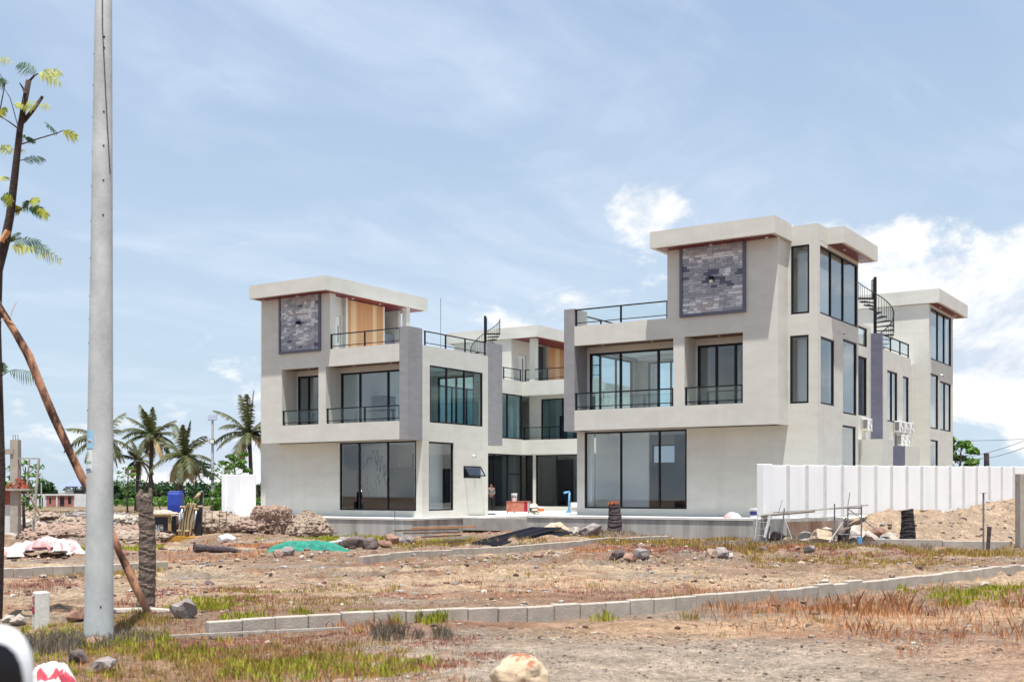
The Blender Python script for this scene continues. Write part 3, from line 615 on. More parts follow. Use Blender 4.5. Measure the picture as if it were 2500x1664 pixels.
    def pt(t, r, dz=0): a = a0 + tw*t; return c + Vector((math.cos(a)*r, math.sin(a)*r, (z0 + (z1-z0)*t)*k + dz))
    for q in range(n):
        t0, t1 = q/n, (q+1.15)/n; z = (z0+(z1-z0)*(q+1)/n)*k
        p = [pt(t0, .07), pt(t0, Rr), pt((t0+t1)/2, Rr), pt(t1, Rr), pt(t1, .07)]; mb = MB()
        mb.v = [(v.x, v.y, z) for v in p] + [(v.x, v.y, z-.05) for v in p]; m_ = 5
        mb.f = [tuple(range(m_)), tuple(range(2*m_-1, m_-1, -1))] + [(i, i+m_, (i+1) % m_+m_, (i+1) % m_) for i in range(m_)]
        mb.build('tread', 'black_metal', st)
    mb = MB(); mb.tube([pt(q/40, Rr, .95) for q in range(41)], .025, 6); mb.build('handrail', 'black_metal', st)
    mb = MB()
    for q in range(34): t = (q+.5)/34; mb.tube([pt(t, Rr, .0), pt(t, Rr, .95)], .012, 5)
    mb.build('baluster', 'black_metal', st)
    mb = MB(); e = pt(1, Rr); f = pt(1, .1); zt = z1*k
    g2 = e + (e-c).cross(Vector((0, 0, 1))).normalized()*(-.5 if s < 0 else .5)
    mb.bar(Vector((f.x, f.y, zt)), Vector((e.x, e.y, zt)), .3, .05)
    for pp in (e, f):
        for o_ in (0, .14, .28): q = Vector((pp.x, pp.y, zt)) + (g2-e).normalized()*o_; mb.tube([q, q + Vector((0, 0, 1.0))], .016, 5)
        q = Vector((pp.x, pp.y, zt+1.0)); mb.bar(q, q + (g2-e).normalized()*.28, .03)
    mb.build('landing', 'black_metal', st)
    return root
ZL, ZR = .67, .88
vl = villa(-1, 1.0, ZL, 'white villa on the left with timber-clad roof room facing the courtyard')
vr = villa(1, .98, ZR, 'white villa on the right with tall corner windows above the white fence')

# ------------------------------------------------------------------ raw concrete platform under the villas
pr = empty('concrete_platform', C0, ROT); tag(pr, 'raw grey concrete platform both villas stand on', 'platform')
def plat(name, m, *boxes):
    mb = MB()
    for b in boxes: mb.box(*b)
    return mb.build(name, m, pr)
A0 = -4.4
plat('platform_wall', 'concrete_bare', (-16.6, -3.5, -1.95, 27, -1.6, ZL-.10)); plat('platform_top', 'concrete_slab', (-16.62, -3.46, -1.99, 27, ZL-.10, ZL-.012))
plat('platform_wall', 'concrete_bare', (2.96, 14.3, -1.95, 27, -1.6, ZR-.10)); plat('platform_top', 'concrete_slab', (2.92, 16.6, -1.99, 27, ZR-.10, ZR-.012))
plat('platform_wall', 'concrete_bare', (14.3, 16.55, -1.2, 27, -1.6, ZR-.104))
plat('bridge_beam', 'concrete_patch', (-3.46, 2.92, 2.1, 2.6, .0, ZL-.06)); plat('bridge_footing', 'soil_face', (-3.46, 2.92, 2.35, 2.6, -1.4, -.06))
plat('courtyard_floor', 'concrete_slab', (-3.46, 2.92, 2.6, 27, .10, .30)); plat('terrace_step', 'concrete_slab', (-10.2, -4.1, 7.2, 18.4, ZL-.012, ZL+.06))
# ------------------------------------------------------------------ more materials
mat('kerb', (.32, .275, .225), (.46, .415, .355), 3, .95, .35, 35)
mat('pole_concrete', (.40, .42, .405), (.60, .615, .595), 3.2, .9, .12, 30, stretch=(1, 1, .6))
mat('hole', (.01, .01, .01)); mat('line_black', (.03, .03, .03))
mat('sticker_blue', (.22, .50, .72), (.36, .62, .78), 9, .5); mat('sticker_white', (.72, .76, .74), None, rough=.5); mat('sticker_green', (.12, .42, .28), (.5, .6, .4), 60, .5); mat('sticker_navy', (.05, .05, .22)); mat('sticker_red', (.45, .06, .06)); mat('sticker_orange', (.75, .45, .12))
mat('bark_red', (.045, .018, .012), (.37, .185, .105), 6, .9, 1.0, 18, stretch=(1, 1, .35), contrast=(.43, .57), detail=8); mat('bark_dark', (.028, .016, .014), (.07, .045, .035), 8, .9, .6, 20)
mat('bark_palm', (.085, .062, .05), (.21, .16, .13), 9, .95, .8, 18, stretch=(1, 1, 2.2)); mat('bark_burnt', (.012, .010, .011), (.05, .042, .042), 8, .95, 1.0, 16, stretch=(1, 1, 2)); mat('bark_stump', (.035, .026, .03), (.12, .09, .09), 8, .95, 1.0, 16, stretch=(1, 1, 2))
mat('fibre_orange', (.42, .11, .03), (.60, .2, .06), 12, .9)
mat('cut_wood', (.6, .3, .14)); mat('rope', (.6, .52, .42))
mat('leaf_lime', (.36, .40, .045), (.46, .46, .08), 3, .6, island=.3, trans=.35); mat('leaf_deep', (.045, .10, .05), (.08, .15, .06), 3, .6, island=.35, trans=.25)
mat('leaf_palm', (.042, .058, .022), (.125, .125, .04), .5, .55, island=.4, trans=.2); mat('leaf_palm_dry', (.42, .30, .14), (.5, .38, .18), .5, .7, island=.3, trans=.2)
mat('leaf_wood', (.022, .055, .018), (.05, .10, .028), .25, .7, island=.5, trans=.15); mat('leaf_bush', (.07, .16, .025), (.14, .26, .04), .4, .7, island=.45, trans=.25)
mat('trunk_grey', (.045, .038, .034), (.11, .095, .085), 4, .95, .6, 15)
mat('paint_red', (.38, .02, .05)); mat('marker_white', (.58, .56, .50), (.68, .66, .60), 6, .9, .3, 40)
mat('sack_white', (.56, .53, .49), (.70, .66, .62), 5, .8, .3, 30); mat('sack_pink', (.48, .17, .18), (.62, .42, .40), 5, .8, .3, 30); mat('sack_red', (.42, .035, .07), (.55, .10, .12), 14, .8)
mat('rock_tan', (.36, .26, .17), (.56, .46, .34), 5, .95, .8, 18); mat('rock_grey', (.17, .14, .135), (.32, .28, .26), 4, .95, .8, 16); mat('rock_dark', (.06, .042, .04), (.19, .145, .13), 3, .95, .9, 14); mat('rock_red', (.20, .105, .075), (.31, .19, .14), 6, .95, .5, 20)
mat('rock_pale', (.31, .265, .22), (.48, .43, .365), 4, .95, .8, 16); mat('clod', (.20, .13, .10), (.37, .265, .205), 3.2, 1, 1.0, 12); mat('heap_soil', (.24, .18, .135), (.36, .285, .22), 2.5, 1, 1.0, 14)
mat('net_green', (.012, .15, .105), (.035, .27, .20), 4, .8, .5, 60); mat('timber_old', (.085, .055, .045), (.22, .15, .11), 4, .95, .5, 20, stretch=(.4, 3, 3)); mat('timber_grey', (.30, .26, .22), (.45, .41, .36), 4, .95, .4, 20); mat('timber_red', (.36, .15, .06), (.5, .24, .11), 4, .9)
mat('grate', (.012, .012, .02), (.03, .03, .045), 6, .6); mat('steel_tube', (.13, .13, .14), (.27, .26, .25), 8, .6, metal=.2); mat('plank_pale', (.40, .36, .30), (.56, .52, .45), 5, .9)
mat('pvc_blue', (.10, .30, .55), (.16, .38, .62), 5, .45); mat('pail_white', (.80, .80, .78)); mat('pail_text', (.03, .03, .035)); mat('rust_red', (.42, .10, .055), (.50, .22, .16), 4, .7); mat('rust_crimson', (.33, .008, .025)); mat('orange', (.75, .16, .02)); mat('cement_bag', (.48, .42, .33), (.60, .54, .45), 6, .9, .4, 20)
mat('yellow', (.42, .20, .025), (.55, .28, .04), 2, .55, .1, 20); mat('yellow_dust', (.30, .22, .115), (.46, .35, .20), 3, .75, .2, 20); mat('cab_dark', (.02, .02, .025), None, rough=.35); mat('chrome', (.5, .53, .58), None, rough=.25, metal=.8); mat('hose', (.015, .012, .012)); mat('panel_grey', (.42, .40, .38))
mat('tank_blue', (.025, .055, .36), (.04, .08, .44), 3, .45); mat('lamp_pole', (.42, .44, .44), (.5, .52, .52), 4, .7); mat('solar', (.22, .23, .30)); mat('lamp_glass', (.75, .74, .66))
mat('brick', (.36, .085, .045), (.46, .15, .085), 6, .9); mat('brick_pink', (.36, .13, .10), (.44, .2, .16), 6, .9); mat('roof_blue', (.18, .22, .55), (.22, .27, .6), 3, .6); mat('house_white', (.55, .55, .53), (.7, .7, .68), 1, .9); mat('beam_red', (.16, .065, .06), (.26, .12, .11), 2, .9, .3, 15)
mat('skin', (.24, .12, .075)); mat('hair', (.008, .007, .007)); mat('shirt', (.10, .095, .10), (.30, .28, .26), 9, .9); mat('trousers', (.012, .012, .014)); mat('shoe', (.55, .53, .5))
mat('mirror_shell', (.72, .74, .76), None, rough=.3); mat('mirror_face', (.004, .004, .006), None, rough=.25)
mat('foam', (.8, .8, .78)); mat('rock_rust', (.50, .38, .26), (.30, .12, .06), 2.6, .95, .9, 14, contrast=(.57, .62))

def ico_rock(rad, seed, rough=.35, flat=.75, sub=3, sx=1, sy=1, freq=1.6, boxy=0, cone=0):
    import bmesh
    bm = bmesh.new(); bmesh.ops.create_icosphere(bm, subdivisions=sub, radius=1.0); me = bpy.data.meshes.new('rock')
    co = np.array([v.co[:] for v in bm.verts]); q = co*freq + seed*3.17 + 50
    if boxy: co = co/((np.abs(co)**boxy).sum(1)**(1/boxy))[:, None]
    if cone: t_ = np.clip((co[:, 2]+.2)/1.2, 0, 1); co[:, :2] *= (1 - cone*t_)[:, None]
    d = 1 + rough*(fbm(q[:, 0], q[:, 1], q[:, 2], oct=4, seed=seed, gain=.6)-.5)*2
    cell = np.floor(vnoise(q[:, 0]*1.2, q[:, 1]*1.2, q[:, 2]*1.2, seed=seed+5)*5)/5; d = d*(1 + .25*rough*(cell-.5))
    if sub >= 5:
        rg = 1-np.abs(2*fbm(q[:, 0]*2.6, q[:, 1]*2.6, q[:, 2]*2.6, oct=5, seed=seed+31, gain=.68)-1); d = d*(1 + .17*(rg-.6)); d = d*(1 + .07*(fbm(q[:, 0]*11, q[:, 1]*11, q[:, 2]*11, oct=2, seed=seed+41)-.5))
    co = co*d[:, None]*rad; co[:, 0] *= sx; co[:, 1] *= sy; co[:, 2] *= flat
    for v, c in zip(bm.verts, co): v.co = c
    bm.to_mesh(me); bm.free(); return me
def hull_rock(rad, seed, flat, sx, sy, n=22):
    import bmesh
    rs = random.Random(seed*13+1); bm = bmesh.new()
    for q in range(n):
        d = Vector((rs.gauss(0, 1), rs.gauss(0, 1), rs.gauss(0, 1))).normalized()*rad*rs.uniform(.78, 1.12); bm.verts.new((d.x*sx, d.y*sy, d.z*flat))
    r = bmesh.ops.convex_hull(bm, input=bm.verts); bmesh.ops.delete(bm, geom=[e for e in r['geom_interior'] if isinstance(e, bmesh.types.BMVert)], context='VERTS')
    bmesh.ops.subdivide_edges(bm, edges=bm.edges[:], cuts=2, use_grid_fill=True)
    co = np.array([v.co[:] for v in bm.verts])/rad*2.2+seed
    d = (fbm(co[:, 0], co[:, 1], co[:, 2], oct=4, seed=seed, gain=.6)-.5)*.30
    bm.normal_update()
    for v, k in zip(bm.verts, d): v.co += v.normal*float(k)*rad
    me = bpy.data.meshes.new('rock'); bm.to_mesh(me); bm.free(); return me
def rock(name, label, X, Y, rad, m, seed, group='boulders strewn about the site', flat=.75, sub=3, sink=.3, cat='rock', sx=1, sy=1, rough=.35, z=None, smooth=False, parent=None, boxy=0, cone=0):
    me = ico_rock(rad, seed, rough, flat, sub, sx, sy, boxy=boxy, cone=cone) if sub >= 4 else hull_rock(rad, seed, flat, sx, sy); me.materials.append(MATS[m])
    if smooth: me.polygons.foreach_set('use_smooth', [True]*len(me.polygons))
    o = link(name, me, parent, (X, Y, (gz(X, Y) if z is None else z) + rad*flat*(1-sink)), rnd.uniform(0, 6))
    if parent is None: tag(o, label, cat, group)
    if sub >= 5: crumbs(o, me, rad, m, seed)
    return o
def crumbs(o, me, rad, m, seed, n=420):
    rs = np.random.RandomState(seed); import bmesh
    bm = bmesh.new(); bmesh.ops.create_icosphere(bm, subdivisions=1, radius=1); bv = np.array([v.co[:] for v in bm.verts]); bf = np.array([[v.index for v in f.verts] for f in bm.faces]); bm.free()
    co = np.zeros(len(me.vertices)*3); me.vertices.foreach_get('co', co); co = co.reshape(-1, 3); co = co[rs.randint(0, len(co), n)]; co[:, :2] *= rs.uniform(.97, 1.12, (n, 1))
    r_ = rad*(.015 + .075*rs.rand(n)**2.6); v = bv[None]*(1 + .5*(rs.rand(n, len(bv), 1)-.5))*r_[:, None, None]*np.array((1.2, 1.1, .8)) + co[:, None]
    c = bpy.data.meshes.new('clods'); c.from_pydata(v.reshape(-1, 3).tolist(), [], (bf[None] + (np.arange(n)*len(bv))[:, None, None]).reshape(-1, 3).tolist()); c.materials.append(MATS[m]); link('clods', c, o)['kind'] = 'stuff'

# ------------------------------------------------------------------ white precast fence
fr = empty('precast_fence', (FP[0], FP[1], 0), math.atan2(FD[1], FD[0])); tag(fr, 'long white precast panel fence in front of the right villa', 'fence')
def ftop(n): return 2.90 + (n+1)*.0135
for n in range(-1, 19):
    t = ftop(n+.5) + rnd.uniform(-.014, .010); mb = MB().box(n*FSTEP+.09, (n+1)*FSTEP-.09, -.05, .05, t-1.96, t-.02); bevel(mb.build('panel', 'precast', fr), .012)
for n in range(0, 20):
    t = ftop(n); mb = MB().box(n*FSTEP-.088, n*FSTEP+.088, -.075, .058, t-1.98, t-.004); bevel(mb.build('post', 'precast_post', fr), .012)
bevel(MB().box(-1.36*FSTEP, -1*FSTEP+.088, -.16, .16, .92, ftop(-1)+.015).build('end_post', 'precast', fr), .015)
MB().box(-1.5*FSTEP, 2.9*FSTEP, -.16, .20, -.4, .93).build('footing', 'concrete_bare', fr)
MB().box(-.2*FSTEP, 2.55*FSTEP, -.185, -.162, -.3, .82).build('stained_footing', 'soil_face', fr)
# short fence by the left villa
fl = empty('garden_wall', site(-11.65, -.6, 0), ROT); tag(fl, 'short white wall stub at the left end of the left villa', 'wall')
for x0, x1 in ((-1.45, -.35), (-.25, .75)): bevel(MB().box(x0, x1, -.05, .05, .58, 2.86).build('panel', 'precast', fl), .01)
bevel(MB().box(-.352, -.248, -.09, .06, .55, 2.88).build('post', 'precast', fl), .01); bevel(MB().box(-1.72, -1.452, -.13, .12, .3, 2.88).build('end_post', 'precast', fl), .01)
MB().box(-1.75, .8, -.14, .14, -.6, .56).build('footing', 'concrete_bare', fl)

# ------------------------------------------------------------------ kerbs, block by block
def kerb(name, label, pts, hh, L=.47, th=.14, gap=.014, z=None, skip=()):
    P = [Vector(((x-1250)/F*Y, Y, 0)) for x, Y in pts]
    root = empty(name, (P[0].x, P[0].y, 0)); tag(root, label, 'kerb', 'concrete kerbs of the unfinished road')
    seg = [(P[i+1]-P[i]).length for i in range(len(P)-1)]; tot = sum(seg)
    def pos(d):
        for i, sg in enumerate(seg):
            if d <= sg or i == len(seg)-1: return P[i] + (P[i+1]-P[i])*(d/sg)
            d -= sg
    n = int(tot/L); rk = random.Random(len(pts))
    for q in range(n):
        a, b = pos(q*L), pos((q+1)*L); c = (a+b)/2; ang = math.atan2(b.y-a.y, b.x-a.x)
        base = (gz(c.x, c.y)*.35 if z is None else z)
        w = (b-a).length/2 - gap/2; mb = MB(); mb.box(-w, w, -th/2, th/2, -.35, hh)
        o = mb.build('kerb_block', 'kerb', root, (c.x-P[0].x, c.y-P[0].y, base + rk.uniform(-.005, .005)), ang + rk.uniform(-.008, .008)); bevel(o, .012)
    return root
kerb('kerb', 'long pale concrete kerb curving across the foreground', [(505, 15.3), (685, 15.9), (850, 16.3), (1039, 16.75), (1264, 17.3), (1577, 18.5), (1749, 19.4), (1900, 20.5), (2131, 22.4), (2367, 25.4), (2500, 27.2), (2720, 31)], .215)
kerb('kerb', 'concrete kerb running from the rubble up to the right villa', [(880, 31.2), (930, 32.2), (1000, 33.2), (1128, 35.2), (1290, 37.8), (1382, 40), (1500, 43.2), (1640, 46.6)], .20)
kerb('kerb', 'short broken kerb behind the utility pole', [(-120, 24.6), (7, 25.6), (98, 26.3), (203, 27), (430, 28.6)], .22)
kerb('kerb', 'low grey concrete strip below the soil bank by the dark stump', [(2135, 40.2), (2300, 39.6), (2490, 39.0), (2600, 38.6)], .26, L=2.2, th=.2)

# ------------------------------------------------------------------ utility pole
pb = at(241, 1565, 14.9); zb = gz(pb.x, pb.y)
up = empty('utility_pole', (pb.x, pb.y, zb)); tag(up, 'tall round concrete utility pole with peeling stickers', 'pole')
HP = 10.6; LX = .0075
def prad(z): return .183 - .0155*z*.62
MB().tube([(LX*z, 0, z) for z in (-.4, 0, 2, 4, 6, 8, HP)], [prad(z) for z in (-.4, 0, 2, 4, 6, 8, HP)], 40).build('shaft', 'pole_concrete', up, smooth=True)
def arc_patch(name, m, z0, z1, a0, a1, off=.003, n=7):
    mb = MB()
    for z in (z0, z1):
        for q in range(n):
            a = R(a0 + (a1-a0)*q/(n-1)); r_ = prad(z)+off; mb.v.append((LX*z + r_*math.sin(a), -r_*math.cos(a), z))
    mb.f = [(q, q+1, q+1+n, q+n) for q in range(n-1)]
    return mb.build(name, m, up, smooth=True)
def py(y): return CAMZ + (1201-y)/F*14.75 - zb
for y in (86, 113, 270, 353, 438, 523, 1480):
    z = py(y); r_ = prad(z); a = R(26); c = Vector((LX*z + r_*math.sin(a), -r_*math.cos(a), z)); d = Vector((math.sin(a), -math.cos(a), 0)); MB().tube([c - d*.02, c + d*.004], .012, 8).build('bolt_hole', 'hole', up)
for y in (125, 202, 280, 365, 450, 535, 626, 720, 776, 835, 1000):
    z = py(y); r_ = prad(z); a = R(-66); c = Vector((LX*z + r_*math.sin(a), -r_*math.cos(a), z)); d = Vector((math.sin(a), -math.cos(a), 0)); MB().tube([c - d*.02, c + d*.004], .012, 8).build('bolt_hole', 'hole', up)
MB().tube([(LX*z + (prad(z)+.006)*math.sin(R(a)), -(prad(z)+.006)*math.cos(R(a)), z) for z, a in ((py(-120), 8), (py(60), 14), (py(180), 30), (py(300), 46), (py(420), 66))], .0065, 5).build('thin_dark_line', 'line_black', up)  # thin dark line winding down the shaft
arc_patch('poster', 'sticker_blue', py(1094), py(1050), -62, -12); arc_patch('poster', 'sticker_white', py(1150), py(1098), -66, -14)
arc_patch('poster_print', 'sticker_white', py(1078), py(1072), -44, -18, .005); arc_patch('poster_print', 'sticker_red', py(1077), py(1074.5), -42, -22, .007); arc_patch('poster_print', 'sticker_white', py(1093), py(1087), -58, -48, .005)
arc_patch('poster_print', 'sticker_green', py(1112), py(1102), -62, -38, .005); arc_patch('poster_print', 'sticker_orange', py(1117), py(1112.5), -62, -46, .005); arc_patch('poster_print', 'sticker_green', py(1130), py(1125), -64, -20, .005)
for q in range(7): arc_patch('poster_print', 'sticker_navy', py(1149), py(1144 - (q % 3)*1.2), -64+q*6.6, -59.5+q*6.6, .005)

# ------------------------------------------------------------------ survey marker
mp_ = at(100, 1534, 16.2); mk = empty('survey_marker', (mp_.x, mp_.y, gz(mp_.x, mp_.y)), R(36)); tag(mk, 'white concrete survey marker post with red letters', 'marker')
mb = MB(); mb.v = [(-.105, -.105, -.2), (.105, -.105, -.2), (.105, .105, -.2), (-.105, .105, -.2), (-.09, -.09, .50), (.09, -.09, .50), (.09, .09, .50), (-.09, .09, .50)]; mb.f = [(0, 3, 2, 1), (4, 5, 6, 7), (0, 1, 5, 4), (1, 2, 6, 5), (2, 3, 7, 6), (3, 0, 4, 7)]
bevel(mb.build('shaft', 'marker_white', mk), .012)
def letters(txt, size, parent, loc, rot, m, name='lettering', bold=.006):
    cu = bpy.data.curves.new(name, 'FONT'); cu.body = txt; cu.size = size; cu.align_x = 'CENTER'; cu.align_y = 'CENTER'; cu.extrude = .002; cu.offset = bold*size*1.6; cu.materials.append(MATS[m])
    t_ = bpy.data.objects.new(name, cu); COL.objects.link(t_); bpy.context.view_layer.update(); me = bpy.data.meshes.new_from_object(t_.evaluated_get(bpy.context.evaluated_depsgraph_get())); bpy.data.objects.remove(t_)
    o = link(name, me, parent, loc); o.rotation_euler = rot; return o
letters('C', .15, mk, (-.0985, 0, .385), (R(91), 0, R(-90)), 'paint_red', bold=.02); letters('SS', .135, mk, (-.1015, 0, .245), (R(91), 0, R(-90)), 'paint_red', bold=.02)

# ------------------------------------------------------------------ pruned sapling with its timber prop
def feather(mb, a, b, width, n=16, sag=.12, side=None, thin=.012, droop=.35):
    a, b = Vector(a), Vector(b); d = b-a; L = d.length; d.normalize()
    sd = d.cross(Vector((0, -1, .25))).normalized() if side is None else side
    nrm = d.cross(sd)
    def P(t): return a + (b-a)*t + Vector((0, 0, sag*L*(4*t*(1-t))*.5))
    for q in range(1, n+1):
        t = q/n; w = width*(math.sin(min(1, t*1.15)*math.pi*.92)**.6*.8+.2)*rnd.uniform(.8, 1.1)
        for s_ in (-1, 1):
            p = P(t); tip = p + sd*s_*w*.75 + d*w*.45 + Vector((0, 0, -w*droop)) + Vector((rnd.uniform(-.05, .05), rnd.uniform(-.3, .3), rnd.uniform(-.05, .05)))*w
            wd = d*thin*.8; i = len(mb.v); m_ = (p+tip)/2 + Vector((0, 0, w*.10))
            mb.v += [tuple(p-wd), tuple(p+wd), tuple(m_+wd*1.2), tuple(tip), tuple(m_-wd*1.2)]; mb.f += [(i, i+1, i+2, i+4), (i+4, i+2, i+3)]
    return P
TY = 17.5
def tp(x, y, dy=0.0): p = at(x, y, TY + dy); return p
tr = empty('sapling_tree', tp(-12, 1500)); tag(tr, 'pruned feathery-leaved tree at the left edge with dark trunk', 'tree'); O = tr.location
def rel(p): return Vector(p) - O
tk = MB().tube([rel(tp(*p)) for p in ((-16, 1540), (-12, 1480), (-6, 1300), (-3, 1150), (-8, 950), (-11, 800), (-6, 660), (10, 600), (24, 530), (36, 430), (48, 320), (58, 260), (70, 197))], [.115, .11, .10, .095, .088, .08, .075, .070, .062, .054, .046, .042, .04], 12).build('trunk', 'bark_dark', tr, smooth=True)
for pts, r0, r1 in (([(58, 296), (80, 270), (103, 237)], .036, .024), ([(52, 352), (95, 338), (140, 325), (155, 318)], .012, .006), ([(42, 312), (20, 296), (-6, 280)], .012, .006), ([(70, 200), (84, 185), (92, 180)], .02, .01), ([(48, 322), (25, 240), (10, 215)], .008, .004), ([(30, 520), (60, 505), (75, 490)], .012, .006), ([(22, 590), (34, 586), (50, 580)], .012, .006), ([(-8, 640), (5, 620), (20, 585)], .05, .045), ([(-5, 930), (6, 915), (24, 905)], .012, .006), ([(-4, 290), (12, 205), (0, 180)], .01, .005), ([(46, 392), (60, 390), (70, 388)], .008, .004), ([(62, 230), (56, 215), (48, 203)], .02, .008)):
    k_ = len(pts); MB().tube([rel(tp(x, y, rnd.uniform(-.15, .15))) for x, y in pts], [r0 + (r1-r0)*i/(k_-1) for i in range(k_)], 7).build('branch', 'bark_dark', tr)
MB().tube([rel(tp(4, 590, -.09)), rel(tp(20, 563, -.09))], .045, 10).build('cut_wound', 'cut_wood', tr)
for mname, fr_list in (('leaf_lime', [(92, 181, 146, 176, .17), (93, 184, 148, 203, .14), (60, 252, 38, 258, .14), (60, 252, 87, 257, .16), (60, 258, 78, 268, .12), (96, 256, 124, 264, .10), (152, 320, 188, 333, .15), (34, 370, 3, 358, .15), (46, 366, 60, 372, .1), (36, 500, 12, 480, .15), (36, 500, 48, 515, .12), (70, 490, 96, 488, .14), (88, 508, 117, 528, .14), (22, 592, 30, 578, .12), (62, 602, 146, 634, .16), (28, 600, 70, 610, .14), (-8, 440, 16, 432, .14), (-6, 145, 26, 152, .13), (-10, 290, 14, 264, .12)]),
                       ('leaf_deep', [(90, 178, 46, 157, .17), (140, 324, 114, 304, .17), (54, 392, 104, 386, .15), (40, 362, 58, 330, .08), (72, 490, 58, 505, .14), (68, 508, 104, 512, .15), (30, 590, 96, 590, .17), (80, 600, 120, 612, .15), (24, 590, 44, 568, .12), (0, 486, 26, 474, .12), (20, 905, 100, 928, .17), (14, 912, 6, 886, .1), (-12, 190, 12, 205, .16), (60, 335, 85, 345, .08)])):
    lm = MB()
    for x0, y0, x1, y1, w in fr_list:
        dy = rnd.uniform(-.3, .3); feather(lm, rel(tp(x0, y0, 0)), rel(tp(x1, y1, dy)), w, n=15, thin=.010)
    lm.build('crown', mname, tr)
pp = empty('timber_prop', tp(378, 1525, -.4)); tag(pp, 'reddish timber prop leaning across behind the pole to the tree', 'prop'); O2 = pp.location
MB().tube([Vector(tp(x, y, -.4)) - O2 for x, y in ((384, 1540), (372, 1515), (330, 1430), (292, 1345), (255, 1262), (200, 1165), (165, 1090), (128, 1010), (95, 930), (70, 868), (38, 812), (10, 768), (-30, 700))], [.052, .052, .058, .056, .062, .06, .058, .061, .058, .062, .052, .05, .045], 12).build('log', 'bark_red', pp, smooth=True)
MB().tube([Vector(tp(x, y, -.47)) - O2 for x, y in ((2, 782), (14, 776), (26, 770), (32, 752), (40, 738))], .008, 5).build('rope_tie', 'rope', pp)
MB().tube([Vector(tp(x, y, -.5)) - O2 for x, y in ((-10, 725), (8, 752), (26, 781))], .014, 6).build('tie_stick', 'bark_dark', pp)
rb = MB().tube([(-.7, .02, .03), (-.3, 0, .05), (.2, .03, .05), (.6, .1, .03)], [.03, .05, .06, .04], 7).build('lime_heap', 'rock_pale', None, (tp(330, 1528).x, tp(330, 1528).y, gz(tp(330, 1528).x, tp(330, 1528).y))); tag(rb, 'whitish spill of hardened lime at the foot of the timber prop', 'debris')

# ------------------------------------------------------------------ palm stumps
def stump(label, x, y, Y, h, r0, r1, m, seed, crown=None, rings=18, split=False):
    b = at(x, y, Y); z = min(gz(b.x, b.y), b.z) - .05; root = empty('palm_stump', (b.x, b.y, z)); tag(root, label, 'tree stump', 'sawn palm stumps'); h += b.z - z
    n = 28; mb = MB(); rs = np.random.RandomState(seed); K = rings*3
    for q in range(K+1):
        t = q/K; rr_ = r0 + (r1-r0)*min(1, t*1.25) + .18*r0*max(0, 1-t*7)
        for j in range(n):
            a = 2*math.pi*j/n; w = rr_*(1 + .05*math.sin(q*2.1 + math.sin(a*2+seed)*1.3) + rs.uniform(-.035, .035))
            zz = t*h + .03*math.sin(a+q*.9) + (rs.uniform(-.10, .10)*r1*1.6 if q == K else 0)
            if split and t > .80: w *= 1 - (t-.80)*2.2*(.5+.5*math.sin(a*2+1.0))
            mb.v.append((w*math.cos(a) + .04*math.sin(t*3), w*math.sin(a), zz))
    for q in range(K):
        for j in range(n): a = q*n+j; b_ = q*n+(j+1) % n; mb.f.append((a, b_, b_+n, a+n))
    mb.f.append(tuple(K*n+j for j in range(n)))
    mb.build('trunk', m, root)
    if crown:
        cm = MB()
        for q in range(60):
            a = rs.uniform(0, 6.28); rr_ = r1*rs.uniform(.1, .98); p = Vector((math.cos(a)*rr_, math.sin(a)*rr_, h-.05)); tip = p + Vector((rs.uniform(-.06, .06), rs.uniform(-.06, .06), rs.uniform(.05, .16)+.06*(q % 3 == 0))); cm.tube([p, tip], [.022, .006], 4)
        cm.build('torn_fibre', crown, root)
    if split:
        for dx_, hh_, w_ in ((-.06, .30, .07), (.05, .38, .055)): MB().tube([(dx_, 0, h-.25), (dx_*1.5, 0, h-.02), (dx_*1.3+.02, .02, h+hh_*.3)], [w_, w_*.8, w_*.35], 7).build('split_piece', m, root)
    return root
stump('ringed grey palm stump with split top beside the utility pole', 354, 1496, 18.4, 1.86, .138, .122, 'bark_palm', 3, rings=16, split=True)
stump('dark palm stump with orange torn top in front of the right villa', 1499, 1306, 48.2, 1.30, .34, .25, 'bark_stump', 5, crown='fibre_orange', rings=9)
stump('charred black palm stump standing before the soil bank', 2214, 1329, 40.6, 1.20, .30, .21, 'bark_burnt', 8, rings=10)
stump('far burnt palm stump showing above the white fence', 2408, 1150, 78, 1.2, .20, .17, 'bark_stump', 9, rings=6)

# ------------------------------------------------------------------ boulders and heaps
fp = at(1266, 1690, 11.0)
rock('foreground_rock', 'large blurred tan rock at the bottom edge of the picture', fp.x, fp.y, .27, 'rock_rust', 21, None, flat=.85, sub=4, sink=.5, smooth=True, sx=.95, rough=.42)
rock('soil_clod', 'tall block of brown excavated soil before the left villa', at(665, 1320, 54.6).x, 54.6, .86, 'clod', 31, 'soil heaps before the left villa', flat=.98, sub=6, sink=.42, cat='soil heap', sx=.80, rough=.22, boxy=5)
rock('soil_heap', 'pale soil heap with clod on top beside the brown soil block', at(748, 1315, 55.2).x, 55.2, 1.05, 'heap_soil', 33, 'soil heaps before the left villa', flat=.80, sub=6, sink=.50, cat='soil heap', sx=1.25, rough=.28, cone=.55)
rock('soil_heap', 'low crumbly brown soil skirt left of the tall soil block', at(612, 1322, 54.2).x, 54.2, .95, 'clod', 35, 'soil heaps before the left villa', flat=.35, sub=5, sink=.4, cat='soil heap', sx=1.3, rough=.4)
rock('soil_clod', 'small soil clod topping the pale heap', at(733, 1262, 55.0).x, 55.0, .30, 'heap_soil', 36, 'soil heaps before the left villa', flat=.7, sub=4, sink=.4, cat='soil heap', z=.36)
